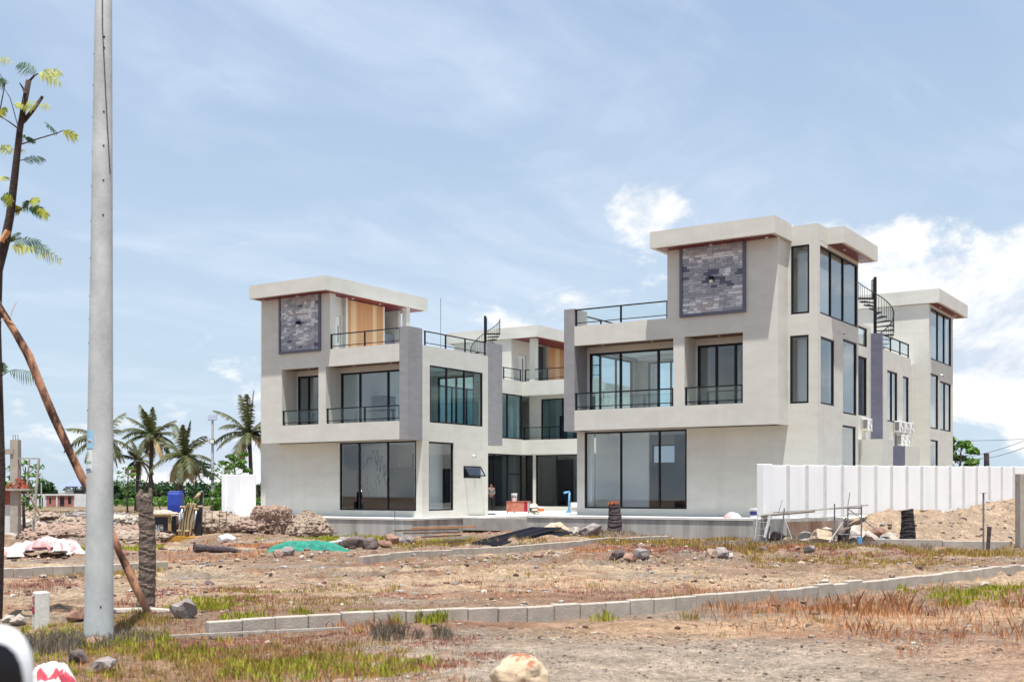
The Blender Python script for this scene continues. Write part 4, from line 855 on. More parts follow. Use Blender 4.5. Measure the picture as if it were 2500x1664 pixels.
rocks = [  # x, y, Y, rad, material, label
    (868, 1338, 41.0, .42, 'rock_dark', 'dark rounded boulder to the right of the green net'), (905, 1340, 40.4, .32, 'rock_dark', 'second dark boulder against the debris pile'), (846, 1335, 41.8, .34, 'rock_grey', 'grey stone between green net and dark boulder'),
    (958, 1322, 43.5, .36, 'rock_red', 'orange lump of soil atop the debris pile'), (990, 1335, 42.5, .33, 'rock_grey', 'grey rubble piece in the debris pile'), (940, 1342, 41.3, .28, 'rock_red', 'reddish rubble piece below the debris pile'),
    (1360, 1306, 47.6, .50, 'rock_tan', 'tan boulder left in the row by the stump'), (1402, 1318, 46.8, .28, 'rock_pale', 'small pale stone under the tan boulder'), (1440, 1316, 46.6, .46, 'rock_grey', 'flat grey-pink boulder just left of the orange stump'), (1385, 1300, 48.0, .36, 'clod', 'brown clod between the boulders by the stump'),
    (1925, 1318, 41.6, .34, 'rock_tan', 'tan boulder at the foot of the scaffold'), (1972, 1316, 41.6, .46, 'rock_pale', 'cleft pale boulder under the plank'), (2010, 1322, 41.3, .52, 'rock_tan', 'broad tan boulder right of the cleft one'), (1900, 1314, 41.8, .30, 'rock_dark', 'dark stone by the blue ladder'), (2050, 1320, 41.8, .50, 'rock_dark', 'dark slab of rubble inside the scaffold'), (2085, 1290, 43.0, .46, 'rock_pale', 'pale rubble block under the scaffold frame'), (2120, 1285, 43.2, .34, 'rock_pale', 'pale rubble block right of the scaffold'), (2075, 1312, 42.0, .40, 'rock_grey', 'grey rubble chunk at the scaffold leg'), (2142, 1276, 43.6, .36, 'rock_red', 'red-brown chunk on the soil bank'), (2168, 1300, 42.0, .30, 'rock_pale', 'white plaster chunk on the soil bank'), (2180, 1308, 41.6, .26, 'rock_pale', 'flat white plaster chunk near the charred stump'),
    (1510, 1388, 31.0, .26, 'rock_dark', 'dark rock in the rubble patch mid-field'), (1562, 1378, 31.5, .27, 'rock_grey', 'upright grey rock in the rubble patch mid-field'), (1535, 1390, 30.6, .20, 'rock_red', 'reddish clod in the rubble patch mid-field'),
    (1760, 1372, 32.8, .25, 'rock_grey', 'grey rock in the right rubble patch'), (1735, 1376, 32.2, .22, 'clod', 'brown clod in the right rubble patch'), (1778, 1368, 33.0, .16, 'rock_pale', 'pale stone in the right rubble patch'), (1975, 1360, 34.5, .20, 'rock_grey', 'lone grey stone right of mid-field'), (1860, 1345, 36.5, .18, 'rock_dark', 'small dark stone below the concrete platform'),
    (450, 1522, 16.9, .20, 'rock_grey', 'grey stone in the grass by the stump'), (250, 1646, 12.3, .15, 'rock_grey', 'round grey stone in front of the utility pole'), (190, 1636, 12.6, .11, 'rock_dark', 'dark stone beside the torn sack'), (20, 1520, 17.0, .10, 'rock_pale', 'white stone left of the marker'), (45, 1526, 16.8, .12, 'rock_pale', 'bigger white stone near the marker'), (187, 1525, 17.0, .16, 'rock_red', 'reddish stone between marker and pole'), (232, 1580, 14.2, .13, 'rock_red', 'flat brown stone at the pole foot'),
    (700, 1356, 35.5, .24, 'rock_grey', 'grey rock lying before the green net'), (680, 1362, 34.5, .2, 'clod', 'brown clod before the green net'), (2405, 1455, 21.6, .11, 'rock_pale', 'pale stone in the green grass patch on the right'), (2275, 1505, 18.0, .09, 'rock_dark', 'small dark stone among red grass'), (2085, 1487, 19.0, .09, 'rock_tan', 'small tan stone among red grass'), (2015, 1420, 23.8, .10, 'rock_pale', 'white stone on the sand behind the long kerb'), (512, 1440, 24, .10, 'rock_dark', 'dark pebble on the sand left of centre'), (1315, 1366, 33.6, .17, 'rock_red', 'round red stone under the middle kerb')]
for i, (x, y, Y, rd, m_, lb) in enumerate(rocks):
    p = at(x, y, Y); rock('boulder' if rd > .3 else 'stone', lb, p.x, Y, rd, m_, 60+i, sub=3 if rd > .18 else 2, flat=rnd.uniform(.65, .9), sx=rnd.uniform(.9, 1.35), sink=.35)
# ------------------------------------------------------------------ rubbish and building material
def crumple(name, m, nx, ny, sx, sy, hgt, seed, loc, rz, label, cat, group=None, fold=2.2, parent=None, m2=None, stripe=None, edge=.6):
    u = np.linspace(-1, 1, nx); v = np.linspace(-1, 1, ny); U, Vv = np.meshgrid(u, v)
    wob = 1 + .25*(fbm(U*1.7+seed, Vv*0+seed, oct=2, seed=seed)-.5)
    rg = 1-np.abs(2*fbm(U*fold*.8+.7*Vv+seed*2.3, Vv*fold*1.0+.5*U+seed, oct=2, seed=seed, gain=.4)-1)
    dome = np.clip(1-np.abs(U)**2.6, 0, 1)**edge*np.clip(1-np.abs(Vv)**2.2, 0, 1)**edge
    Z = hgt*dome*(.42 + .62*rg**1.5)
    X = U*sx/2*(1+.10*(fbm(Vv*2+seed, U*2, oct=2, seed=seed+3)-.5)) ; Y = Vv*sy/2*wob + .16*sy*(fbm(U*2.2+seed, U*0, oct=2, seed=seed+9)-.5)*2
    mb = MB(); mb.v = [tuple(p) for p in np.stack([X, Y, Z-.03], -1).reshape(-1, 3)]
    mb.f = [(j*nx+i, j*nx+i+1, (j+1)*nx+i+1, (j+1)*nx+i) for j in range(ny-1) for i in range(nx-1)]
    me = mb.mesh(name, m, True)
    if m2:
        me.materials.append(MATS[m2]); me.polygons.foreach_set('material_index', [1 if stripe(u[i], v[j]) else 0 for j in range(ny-1) for i in range(nx-1)])
    o = link(name, me, parent, loc, rz)
    if parent is None: tag(o, label, cat, group)
    return o
gp_ = at(750, 1346, 38.6); crumple('green_net', 'net_green', 110, 50, 2.75, 1.0, .44, 4, (gp_.x, gp_.y, gz(gp_.x, gp_.y)), R(4), 'crumpled green safety net lying on the dirt', 'net', fold=4.2)
w_ = at(808, 1328, 39.4); tag(MB().mbox(Matrix.Rotation(R(-9), 4, 'Y'), .75, .22, .05).build('white_board', 'foam', None, (w_.x, w_.y, gz(w_.x, w_.y)+.30), R(8)), 'white plastic board sticking out behind the green net', 'board')
sp_ = at(122, 1672, 11.4); sk = crumple('torn_sack', 'sack_white', 50, 40, .44, .40, .30, 9, (sp_.x+.02, sp_.y, gz(sp_.x, sp_.y)+.0), R(28), 'torn white sack with red edge at the bottom left corner', 'sack', fold=2.7, m2='sack_red', stripe=lambda u, v: -.85 < v+.25*u < -.55 and u > -.7, edge=.42)
for i in range(18):
    x = rnd.uniform(14, 180); t = (x-97)/88; Y = 34.6 + rnd.uniform(-.7, .7); p = at(x, 1350, Y); lift = .42*max(0, 1-t*t)*rnd.uniform(.3, 1)
    crumple('empty_sack', 'sack_white' if i % 3 else 'sack_pink', 16, 13, rnd.uniform(.55, .95), rnd.uniform(.4, .6), rnd.uniform(.2, .34), 30+i, (p.x, p.y, gz(p.x, p.y)+lift), rnd.uniform(0, 6.2), ['crumpled pink sack in the heap of empty sacks', 'white sack with a red band along it in the heap', 'white sack with a narrow red cross band in the heap'][0 if i % 3 == 0 else (1 if i % 2 else 2)], 'sack', 'heap of empty sacks', fold=1.9, m2='sack_pink', stripe=(lambda u, v: abs(v-.1) < .2) if i % 2 else (lambda u, v: abs(u) < .12))
# boards
def board(label, p, q, w, t, m='timber_old', name='timber_board', group='loose timber on the site'):
    p, q = Vector(p), Vector(q); o = MB().bar(p - (p+q)/2, (q-p)/2, w, t).build(name, m, None, (p+q)/2); return tag(o, label, 'board', group)
def gpt(x, y, Y, dz=0.0): p = at(x, y, Y); return Vector((p.x, p.y, gz(p.x, p.y)+dz))
for i, (x0, x1, Y, dz, m_, lb) in enumerate(((962, 1118, 50.6, .46, 'timber_old', 'top dark board of the timber pile under the platform'), (985, 1122, 50.2, .36, 'timber_old', 'second dark board of the timber pile under the platform'), (1006, 1160, 50.8, .54, 'timber_red', 'long reddish board across the timber pile'), (1030, 1125, 49.6, .22, 'timber_old', 'short charred board low in the timber pile'), (1000, 1165, 47.5, .10, 'timber_grey', 'grey board half buried in front of the timber pile'), (1045, 1152, 43.5, .10, 'timber_old', 'brown board beside the black lattice panel'), (1090, 1143, 44.2, .2, 'timber_grey', 'splintered grey board propped on the brown one'), (960, 1010, 49.5, .12, 'timber_grey', 'pale stub of board left of the timber pile'))):
    board(lb, gpt(x0, 1310, Y, dz), gpt(x1, 1310, Y-.5, dz + (.12 if i == 6 else 0)), .16, .07, m_)
board('long grey plank lying in the grass by the long kerb', gpt(405, 1552, 15.1, .05), gpt(842, 1530, 15.6, .06), .05, .03, 'timber_grey')
tag(MB().tube([gpt(474, 1345, 37.8, .12), gpt(500, 1345, 38.0, .15), gpt(530, 1345, 38.1, .12), gpt(560, 1342, 38.3, .13), gpt(590, 1342, 38.4, .07)], [.15, .12, .13, .10, .06], 9).build('fallen_log', 'bark_stump'), 'short fallen palm log lying left of the green net', 'log')
# lattice panels, stacked
for i, (x0, y0, x1, y1, lb) in enumerate(((1150, 42.0, 1300, 46.6, 'upper black lattice panel leaning towards the boulders'), (1180, 41.6, 1325, 46.0, 'lower black lattice panel leaning towards the boulders'))):
    a = gpt(x0, 1342, y0, .07-.03*i); b = gpt(x1, 1309, y1, .50-.14*i); root = empty('lattice_panel', (a.x, a.y, a.z)); tag(root, lb, 'lattice panel', 'black lattice panels')
    d = b-a; L = d.length; d.normalize(); sd = d.cross(Vector((0, 0, 1))).normalized(); Wd = 1.25
    fm = MB(); fm.bar((0, 0, 0), d*L, .05); fm.bar(sd*Wd, sd*Wd + d*L, .05); fm.bar(sd*Wd*.5, sd*Wd*.5 + d*L, .04); fm.build('frame', 'grate', root)
    for q in range(30): t = q/29*L; MB().bar(d*t, d*t + sd*Wd, .045, .03).build('slat', 'grate', root)
    MB().bar(d*.02*L + sd*Wd*.5 - Vector((0, 0, .05)), d*.98*L + sd*Wd*.5 - Vector((0, 0, .05)), Wd*.95, .008).build('backing', 'grate', root)
# scaffold frames with plank and ladder
sc0 = gpt(2000, 1320, 41.0); sr = empty('scaffold', (sc0.x, sc0.y, 0)); tag(sr, 'low steel scaffold trestle with plank before the white fence', 'scaffold'); SO = sr.location
def st(x, y, Y): return at(x, y, Y) - SO
tb = lambda name, pts, r_=.022, m_='steel_tube': MB().tube([st(*p) for p in pts], r_, 7).build(name, m_, sr)
for x, y0, y1, Y in ((1915, 1240, 1322, 41.0), (2037.5, 1229, 1320, 40.8), (2070, 1235, 1302, 42.0), (2103, 1231, 1332, 40.6), (1908, 1268, 1324, 42.2)): tb('upright', [(x, y0, Y), (x - (8 if x < 1950 else 0), y1, Y)], .026)
for x0, y0, x1, y1, Y in ((2037, 1240, 2103, 1239, 40.7), (2068, 1253, 2102, 1253, 41.2), (2037, 1303, 2103, 1305, 40.7), (1887, 1250, 2070, 1239, 41.4)): tb('ledger', [(x0, y0, Y), (x1, y1, Y)], .02)
for x0, y0, x1, y1 in ((1915, 1264, 1934, 1316), (2070, 1241, 2140, 1292)): tb('brace', [(x0, y0, 41.2), (x1, y1, 40.6)], .02)
tb('brace', [(2066, 1262, 40.9), (2024, 1324, 40.4)], .026, 'timber_grey')
tb('guard_pole', [(2069, 1240, 41.2), (2075, 1201, 41.2)], .014); tb('guard_pole', [(1900, 1253, 41.2), (1910, 1219, 41.2)], .01)
MB().bar(st(1858, 1257, 41.6), st(2120, 1232, 40.6), .26, .05).build('plank', 'plank_pale', sr); MB().bar(st(1858, 1260, 41.9), st(1990, 1248, 41.4), .2, .04).build('plank', 'timber_old', sr)
lr = empty('ladder', gpt(1862, 1310, 41.4)); tag(lr, 'light steel ladder frame leaning on the platform corner', 'ladder'); LO = lr.location
for x0, x1 in ((1843, 1850), (1878, 1880)): MB().tube([at(x0, 1314, 41.0)-LO, at(x1, 1254, 41.6)-LO], .02, 6).build('rail', 'steel_tube', lr)
for q in range(4): t = .12+q*.27; MB().tube([at(1843+7*t, 1314-60*t, 41.0+.6*t)-LO, at(1878+2*t, 1314-60*t, 41.0+.6*t)-LO], .014, 6).build('rung', 'steel_tube', lr)
tag(MB().bar(at(1867, 1312, 40.6), at(1880, 1258, 41.2), .10, .04).build('pale_prop', 'steel_tube'), 'bluish board propped against the platform corner', 'board')
tag(MB().tube([gpt(2099, 1325, 40.3, .0), gpt(2099, 1325, 40.3, .33)], .085, 16).build('blue_pipe', 'pvc_blue'), 'upright stub of blue plastic pipe by the scaffold', 'pipe', 'blue plastic pipes')
p_ = at(2150, 1305, 41.0); tag(MB().tube([(p_.x-.08, p_.y-.1, gz(p_.x, p_.y)+.12), (p_.x+.12, p_.y+.1, gz(p_.x, p_.y)+.17)], .075, 14).build('blue_pipe', 'pvc_blue'), 'short blue pipe offcut lying on the soil bank', 'pipe', 'blue plastic pipes')
# right edge: concrete post, steel pipe, stick
q_ = gpt(2498, 1345, 38.6); tag(bevel(MB().box(-.21, .21, -.15, .15, -.4, 2.52).build('concrete_post', 'kerb', None, q_, R(12)), .02), 'grey square concrete post at the right edge', 'post')
q_ = gpt(2401, 1350, 37.6); pr_ = empty('steel_pipe', q_); tag(pr_, 'thin upright steel pipe with flat cap near the right edge', 'pipe'); MB().tube([(0, 0, -.2), (.0, 0, 1.92)], .03, 8).build('pipe', 'steel_tube', pr_); MB().box(-.10, .10, -.06, .06, 1.92, 1.935).build('cap', 'steel_tube', pr_)
q_ = gpt(2411, 1353, 37.2); tag(MB().tube([q_ + Vector((0, 0, -.1)), q_ + Vector((.03, 0, .4)), q_ + Vector((.06, 0, .84))], [.055, .06, .07], 8).build('burnt_stick', 'bark_stump'), 'short burnt stick standing beside the steel pipe', 'stick')
# courtyard: chest, pails, bags, pipe, person
def cy(x, y, Y, z): p = at(x, y, Y); return Vector((p.x, p.y, z))
ZT = ZL+.06
q_ = cy(1266, 1248, 66.0, ZT); ch = empty('tool_chest', q_, R(-8)); tag(ch, 'battered red metal site chest on the courtyard terrace', 'chest')
bevel(MB().box(-.66, .36, -.28, .28, .07, .64).build('body', 'rust_red', ch), .015); bevel(MB().box(.362, .54, -.281, .281, .07, .645).build('body', 'rust_crimson', ch), .015); MB().box(.542, .66, -.28, .28, .07, .635).build('body', 'concrete_patch', ch); MB().box(-.68, .68, -.30, .30, .642, .67).build('lid', 'rust_red', ch)
for x in (-.6, -.2, .6): MB().box(x-.03, x+.03, -.26, -.2, 0, .07).build('foot', 'hole', ch)
def pail(label, loc, r_, h, m='pail_white', text=None, band=None):
    o = empty('paint_pail', loc); tag(o, label, 'bucket', 'paint pails on the site'); MB().tube([(0, 0, 0), (0, 0, h*.86)], [r_*.84, r_*.98], 18).build('bucket', m, o, smooth=False); MB().tube([(0, 0, h*.85), (0, 0, h)], [r_*1.06, r_*1.06], 18).build('rim', 'pail_white', o)
    if band: MB().tube([(0, 0, h*.3), (0, 0, h*.7)], [r_*.92, r_*.985], 18, cap=False).build('band', band, o)
    if text:
        for q in range(5): a = R(-50+q*22); MB().box(-.022, .022, -.004, .004, h*.45, h*(.62+.08*(q % 2))).build('print', text, o, (math.sin(a)*r_*1.0, -math.cos(a)*r_*1.0, 0), a)
    return o
pail('white paint pail standing on the red chest', q_ + Vector((-.24, 0, .67)), .165, .44, text='pail_text')
pail('white pail with orange print beside the cement bags', cy(1321, 1248, 65.6, ZT), .17, .36, band='orange')
for i, (dx_, dz_) in enumerate(((0, 0), (.05, .17), (-.03, .34))):
    o = crumple('cement_bag', 'cement_bag', 14, 12, .55, .42, .24, 90+i, cy(1304, 1248, 65.8, ZT+dz_) + Vector((dx_, 0, 0)), R(10*i), ['lowest beige cement bag beside the red chest', 'middle beige cement bag beside the red chest', 'top beige cement bag beside the red chest'][i], 'bag', 'cement bags')
q_ = cy(1389, 1250, 66.5, ZT); bp = empty('blue_standpipe', q_); tag(bp, 'blue plastic standpipe with elbow in the courtyard', 'pipe'); MB().tube([(0, 0, 0), (.01, 0, .6), (.03, 0, 1.18)], .055, 12).build('riser', 'pvc_blue', bp, smooth=True); MB().tube([(.05, 0, 1.19), (-.2, 0, 1.16), (-.3, 0, 1.12)], .06, 12).build('elbow', 'pvc_blue', bp, smooth=True); MB().box(-.16, .12, -.12, .12, 0, .12).build('foot', 'pvc_blue', bp)
tag(bevel(MB().box(-.24, .24, -.15, .15, 0, .3).build('white_crate', 'foam', None, cy(1403, 1232, 70.5, ZT+.25)), .02), 'white box on the sill behind the blue standpipe', 'box')
tag(MB().box(-.3, .3, -.2, .2, 0, .25).build('box_plinth', 'concrete_patch', None, cy(1403, 1232, 70.5, ZT)), 'low grey plinth under the white box', 'plinth')
pail('blue and white pail at the right end of the platform', Vector(at(1841, 1262, 46.4)[:2] + (ZR-.012,)), .17, .40, m='pail_white', band='sticker_navy')
crumple('rag', 'sack_white', 20, 14, .72, .4, .26, 61, Vector(at(1788, 1262, 47.2)[:2] + (ZR-.005,)), R(10), 'crumpled pale rag on the platform edge', 'rag', m2='sack_pink', stripe=lambda u, v: u < -.4)
# rebar standing before the left platform, ladder-like frame on the wall
rb = gpt(966, 1312, 52.5); tag(MB().tube([rb, rb + Vector((-.02, 0, .6)), rb + Vector((-.05, 0, 1.35))], .018, 5).build('rebar', 'steel_tube'), 'single upright rebar before the left platform', 'rebar')
# wall lamps and cameras
def local(a, b, z): return site(a, b, z)
for s, zf, k, lb in ((-1, ZL, 1, 'black wall lamp on the left stone panel'), (1, ZR, .98, 'black wall lamp on the right stone panel')):
    wlr = empty('wall_lamp', site(4.4+s*11.5, -1.24, zf+9.9*k), ROT); tag(wlr, lb, 'lamp', 'stone panel lamps'); MB().box(-.075, .075, -.17, .0, .0, .15).build('shade', 'black_metal', wlr); MB().box(-.06, .06, -.15, -.02, -.11, -.002).build('diffuser', 'lamp_glass', wlr)
def cctv(label, a, b, z):
    c = empty('security_camera', site(a, b, z), ROT); tag(c, label, 'camera', 'security cameras'); MB().tube([(0, 0, 0), (.06, 0, 0)], .04, 8).build('mount', 'ac_white', c); MB().tube([(.06, -.02, 0), (.22, -.06, -.06)], .045, 10).build('body', 'ac_white', c); MB().tube([(.221, -.061, -.061), (.235, -.064, -.066)], .036, 10).build('lens', 'hole', c)
cctv('white security camera above the awning window', .0, 4.3, ZL+3.15); cctv('small camera on the outer wall of the right villa', 19.9, 2.75, ZR+7.7); cctv('small camera on the rear wing of the right villa', 19.9, 20.1, ZR+7.4)
# outdoor air conditioners
def ac(label, a, b, z):
    c = empty('air_conditioner', site(a, b, z), ROT); c.scale = (.84, .84, .84); tag(c, label, 'air conditioner', 'outdoor air conditioners'); bevel(MB().box(.06, .38, -.40, .40, 0, .62).build('casing', 'ac_white', c), .02)
    g = MB()
    for q in range(8):
        r_ = .04+.03*q; g.tube([(.385, .08+r_*math.cos(t*math.pi/8), .31+r_*math.sin(t*math.pi/8)) for t in range(17)], .006, 4, cap=False)
    g.build('fan_grille', 'ac_white', c); MB().tube([(.375, .08, .31), (.383, .08, .31)], .25, 20).build('fan', 'ac_dark', c)
    l_ = MB()
    for q in range(9): l_.box(.10, .34, -.408, -.402, .08+q*.055, .105+q*.055)
    l_.build('louvre', 'ac_dark', c); MB().box(0, .42, -.32, -.28, -.05, 0).build('bracket', 'ac_white', c); MB().box(0, .42, .28, .32, -.05, 0).build('bracket', 'ac_white', c)
ac('air conditioner under the tall window beside the violet wall', 19.21, 8.5, ZR+3.9)
for i, b in enumerate((12.0, 12.95, 13.9)): ac(['nearest', 'middle', 'farthest'][i] + ' air conditioner in the upper row of three', 19.71, b, ZR+3.95)
for i, b in enumerate((12.4, 13.2)): ac(['nearer', 'farther'][i] + ' air conditioner in the lower row of two', 19.71, b, ZR+3.31)
# person at the corner of the left villa
def skinmesh(name, m, verts, edges, rads, parent, root=0, sub=2):
    me = bpy.data.meshes.new(name); me.from_pydata(verts, edges, []); me.materials.append(MATS[m]); o = link(name, me, parent)
    sk = o.modifiers.new('skin', 'SKIN'); sk.use_smooth_shade = True
    for i, r_ in enumerate(rads): d = me.skin_vertices[0].data[i]; d.radius = (r_, r_) if not isinstance(r_, tuple) else r_; d.use_root = (i == root)
    o.modifiers.new('sub', 'SUBSURF').levels = sub; o.modifiers['sub'].render_levels = sub; return o
def person():
    b = at(1199, 1247, 70.5); root = empty('person', (b.x, b.y, ZT), R(25)); tag(root, 'person in dark patterned shirt standing at the corner, hands together', 'person')
    v = [(0, 0, .92), (0, 0, 1.10), (0, -.01, 1.30), (0, -.01, 1.42), (0, -.02, 1.47), (0, -.03, 1.56), (0, -.035, 1.64)]; e = [(i, i+1) for i in range(6)]; r_ = [.13, .125, .14, .10, .052, .078, .065]
    for s_ in (-1, 1):
        i = len(v); v += [(s_*.17, 0, 1.39), (s_*.225, .03, 1.14), (s_*.10, -.17, 1.04), (s_*.045, -.22, 1.03)]; r_ += [.06, .046, .036, (.03, .02)]; e += [(3, i), (i, i+1), (i+1, i+2), (i+2, i+3)]
        for f_ in range(5):
            j = len(v); v += [(s_*(.02-.012*f_), -.245-.004*f_, 1.055-.016*f_), (s_*(-.015-.006*f_), -.25, 1.05-.016*f_)]; r_ += [.009, .007]; e += [(i+3, j), (j, j+1)]
        i = len(v); v += [(s_*.09, 0, .86), (s_*.10, -.02, .48), (s_*.11, .01, .09), (s_*.12, -.10, .035)]; r_ += [.085, .058, .04, (.042, .03)]; e += [(0, i), (i, i+1), (i+1, i+2), (i+2, i+3)]
    skinmesh('body', 'skin', v, e, r_, root)
    v = [(0, 0, .88), (0, 0, 1.10), (0, -.01, 1.30), (0, -.01, 1.42)]; e = [(0, 1), (1, 2), (2, 3)]; r_ = [.155, .145, .16, .115]
    for s_ in (-1, 1): i = len(v); v += [(s_*.175, 0, 1.385), (s_*.225, .03, 1.15), (s_*.17, -.08, 1.09)]; r_ += [.075, .062, .054]; e += [(3, i), (i, i+1), (i+1, i+2)]
    skinmesh('shirt', 'shirt', v, e, r_, root)
    v = [(0, 0, .95)]; e = []; r_ = [.14]
    for s_ in (-1, 1): i = len(v); v += [(s_*.092, 0, .85), (s_*.102, -.02, .48), (s_*.112, .01, .07)]; r_ += [.098, .072, .058]; e += [(0, i), (i, i+1), (i+1, i+2)]
    skinmesh('trousers', 'trousers', v, e, r_, root)
    skinmesh('hair', 'hair', [(0, .02, 1.60), (0, -.02, 1.675)], [(0, 1)], [.082, .072], root)
    for s_ in (-1, 1): MB().tube([(s_*.03, -.108, 1.585), (s_*.03, -.114, 1.585)], .011, 8).build('eye', 'hair', root); skinmesh('shoe', 'shoe', [(s_*.112, .03, .04), (s_*.125, -.15, .035)], [(0, 1)], [.05, .042], root)
    MB().tube([(0, -.108, 1.585), (0, -.125, 1.555)], [.010, .016], 6).build('nose', 'skin', root); MB().box(-.025, .025, -.112, -.10, 1.518, 1.526).build('mouth', 'rust_crimson', root)
person()
# car mirror just in front of the camera's left
mq = at(-34, 1700, 2.6); mr_ = empty('car_mirror', mq, R(22)); tag(mr_, 'blurred white and black vehicle mirror in the bottom left corner', 'mirror')
import bmesh
def ell(name, m, sx, sy, sz, loc, seg=32):
    bm = bmesh.new(); bmesh.ops.create_uvsphere(bm, u_segments=seg, v_segments=seg//2, radius=1); me = bpy.data.meshes.new(name)
    for v in bm.verts:
        c = v.co.copy(); f = (abs(c.x)**3 + abs(c.z)**3)**(1/3); g_ = math.hypot(c.x, c.z); q = g_/f if f > 1e-6 else 1; v.co = (c.x*q*sx, c.y*sy, c.z*q*sz)
    bm.to_mesh(me); bm.free(); me.materials.append(MATS[m]); me.polygons.foreach_set('use_smooth', [True]*len(me.polygons)); return link(name, me, mr_, loc)
ell('housing', 'mirror_shell', .100, .05, .156, (0, .03, 0)); ell('mirror_glass', 'mirror_face', .090, .012, .142, (-.010, -.032, -.014)); MB().tube([(-.06, .03, -.12), (-.12, .04, -.3), (-.14, .06, -.6), (-.14, .08, -1.52)], .018, 10).build('stalk', 'hole', mr_)
# ------------------------------------------------------------------ palms and background trees
def palm(label, x, y, Y, h, seed, nf=20, L=3.4, lean=.2, dry=3):
    b = at(x, y, Y); root = empty('palm_tree', (b.x, Y, gz(b.x, Y)-.1)); tag(root, label, 'palm tree', 'young coconut palms behind the site'); rs = random.Random(seed)
    top = Vector((lean, 0, h)); MB().tube([(0, 0, 0), (lean*.2, 0, h*.3), (lean*.6, 0, h*.7), top], [.26, .20, .18, .20], 9).build('trunk', 'trunk_grey', root)
    def frond(mb, az_, el_, Lf, droop):
        pts = []; d = Vector((math.cos(az_)*math.cos(el_), math.sin(az_)*math.cos(el_), math.sin(el_))); p = top.copy(); N_ = 16
        for q in range(N_+1):
            pts.append(p.copy()); p = p + d*Lf/N_; d = (d + Vector((0, 0, -droop/N_))).normalized()
        for q in range(2, N_+1):
            t = q/N_; dd = (pts[q]-pts[q-1]).normalized(); sd = dd.cross(Vector((0, 0, 1)))
            if sd.length < .05: sd = Vector((1, 0, 0))
            sd.normalize(); w = Lf*.24*(math.sin(t*math.pi*.88+.18))**.7
            for s_ in (-1, 1):
                for u in (0, .33, .66):
                    a = pts[q-1] + (pts[q]-pts[q-1])*u; tip = a + sd*s_*w*rs.uniform(.55, .85) + dd*w*.55 + Vector((0, 0, -w*rs.uniform(.3, .75))); m_ = (a+tip)/2 + Vector((0, 0, w*.1)); wd = dd*.05; i = len(mb.v)
                    mb.v += [tuple(a-wd), tuple(a+wd), tuple(m_+wd), tuple(tip), tuple(m_-wd)]; mb.f += [(i, i+1, i+2, i+4), (i+4, i+2, i+3)]
            mb.bar(pts[q-1], pts[q], .05*(1.2-t))
    g = MB()
    for q in range(nf): frond(g, q*2.399+rs.uniform(-.3, .3), R(82 - 95*(q/nf)**.8 + rs.uniform(-8, 8)), L*rs.uniform(.8, 1.1), .7+1.3*q/nf)
    g.build('crown', 'leaf_palm', root); g = MB()
    for q in range(dry): frond(g, rs.uniform(0, 6.28), R(rs.uniform(-35, -5)), L*.75, 2.2)
    g.build('dry_fronds', 'leaf_palm_dry', root)
    return root
def stakes(root, n, h, r_, m='timber_old'):
    for q in range(n): a = q*6.283/n+.6; MB().tube([(math.cos(a)*r_, math.sin(a)*r_, 0), (math.cos(a)*.1, math.sin(a)*.1, h)], .05, 5).build('stake', m, root)
p1 = palm('tall palm half hidden behind the utility pole', 262, 1245, 116, 7.2, 1, L=4.2, nf=15, lean=-.5, dry=5)
p2 = palm('tallest palm just right of the utility pole', 366, 1245, 112, 7.4, 2, L=3.5, nf=18, dry=5); stakes(p2, 4, 3.9, 1.1)
p3 = palm('shorter palm behind the excavator', 436, 1248, 104, 5.2, 3, L=3.6, nf=16, lean=.5, dry=6); stakes(p3, 4, 3.0, 1.0)
p4 = palm('palm half hidden behind the left corner of the left villa', 616, 1245, 108, 7.4, 5, L=4.0, nf=17, lean=-.3); stakes(p4, 4, 3.6, 1.0)
p5 = palm('small scrawny palm between the two tall palms', 333, 1245, 118, 5.2, 7, nf=9, L=2.6, dry=4)
def leafball(mb, c, r_, n, size, rs, flat=.7):
    for q in range(n):
        d = Vector((rs.gauss(0, 1), rs.gauss(0, 1), rs.gauss(0, 1))); d.normalize(); d *= r_*rs.uniform(.35, 1)**.5; p = c + Vector((d.x, d.y, d.z*flat))
        u = Vector((rs.gauss(0, 1), rs.gauss(0, 1), rs.gauss(0, .6))).normalized(); v = u.cross(Vector((rs.gauss(0, 1), rs.gauss(0, 1), rs.gauss(0, 1)))).normalized(); s1 = size*rs.uniform(.6, 1.3); i = len(mb.v)
        mb.v += [tuple(p-u*s1), tuple(p+v*s1*.45), tuple(p+u*s1), tuple(p-v*s1*.45)]; mb.f.append((i, i+1, i+2, i+3))
def tree(label, x, Y, h, r_, seed, m='leaf_bush', n=900, size=.16, layers=5, name='young_tree', base=.5, zoff=0, group='young trees behind the site'):
    X = (x-1250)/F*Y; root = empty(name, (X, Y, gz(X, Y)-.1+zoff)); tag(root, label, 'tree', group); rs = random.Random(seed)
    MB().tube([(0, 0, 0), (rs.uniform(-.1, .1), 0, h*.4), (rs.uniform(-.15, .15), 0, h*.95)], [.09, .07, .03], 7).build('trunk', 'trunk_grey', root)
    br = MB(); g = MB()
    for q in range(layers*3):
        t = base + (1-base)*(q/(layers*3)); a = q*2.4; rr2 = r_*(1.15-.6*abs(t-.75)*2)*rs.uniform(.6, 1); c = Vector((math.cos(a)*rr2, math.sin(a)*rr2, h*t + rs.uniform(0, .3)))
        br.tube([(0, 0, h*t*.9), c], [.03, .012], 5); leafball(g, c, r_*.42, n//(layers*3), size, rs, .45)
    br.build('branch', 'trunk_grey', root)['kind'] = 'stuff'; g.build('crown', m, root); return root
tree('small umbrella-shaped tree left of the left villa', 573, 100, 5.2, 1.0, 11, base=.72, layers=3)
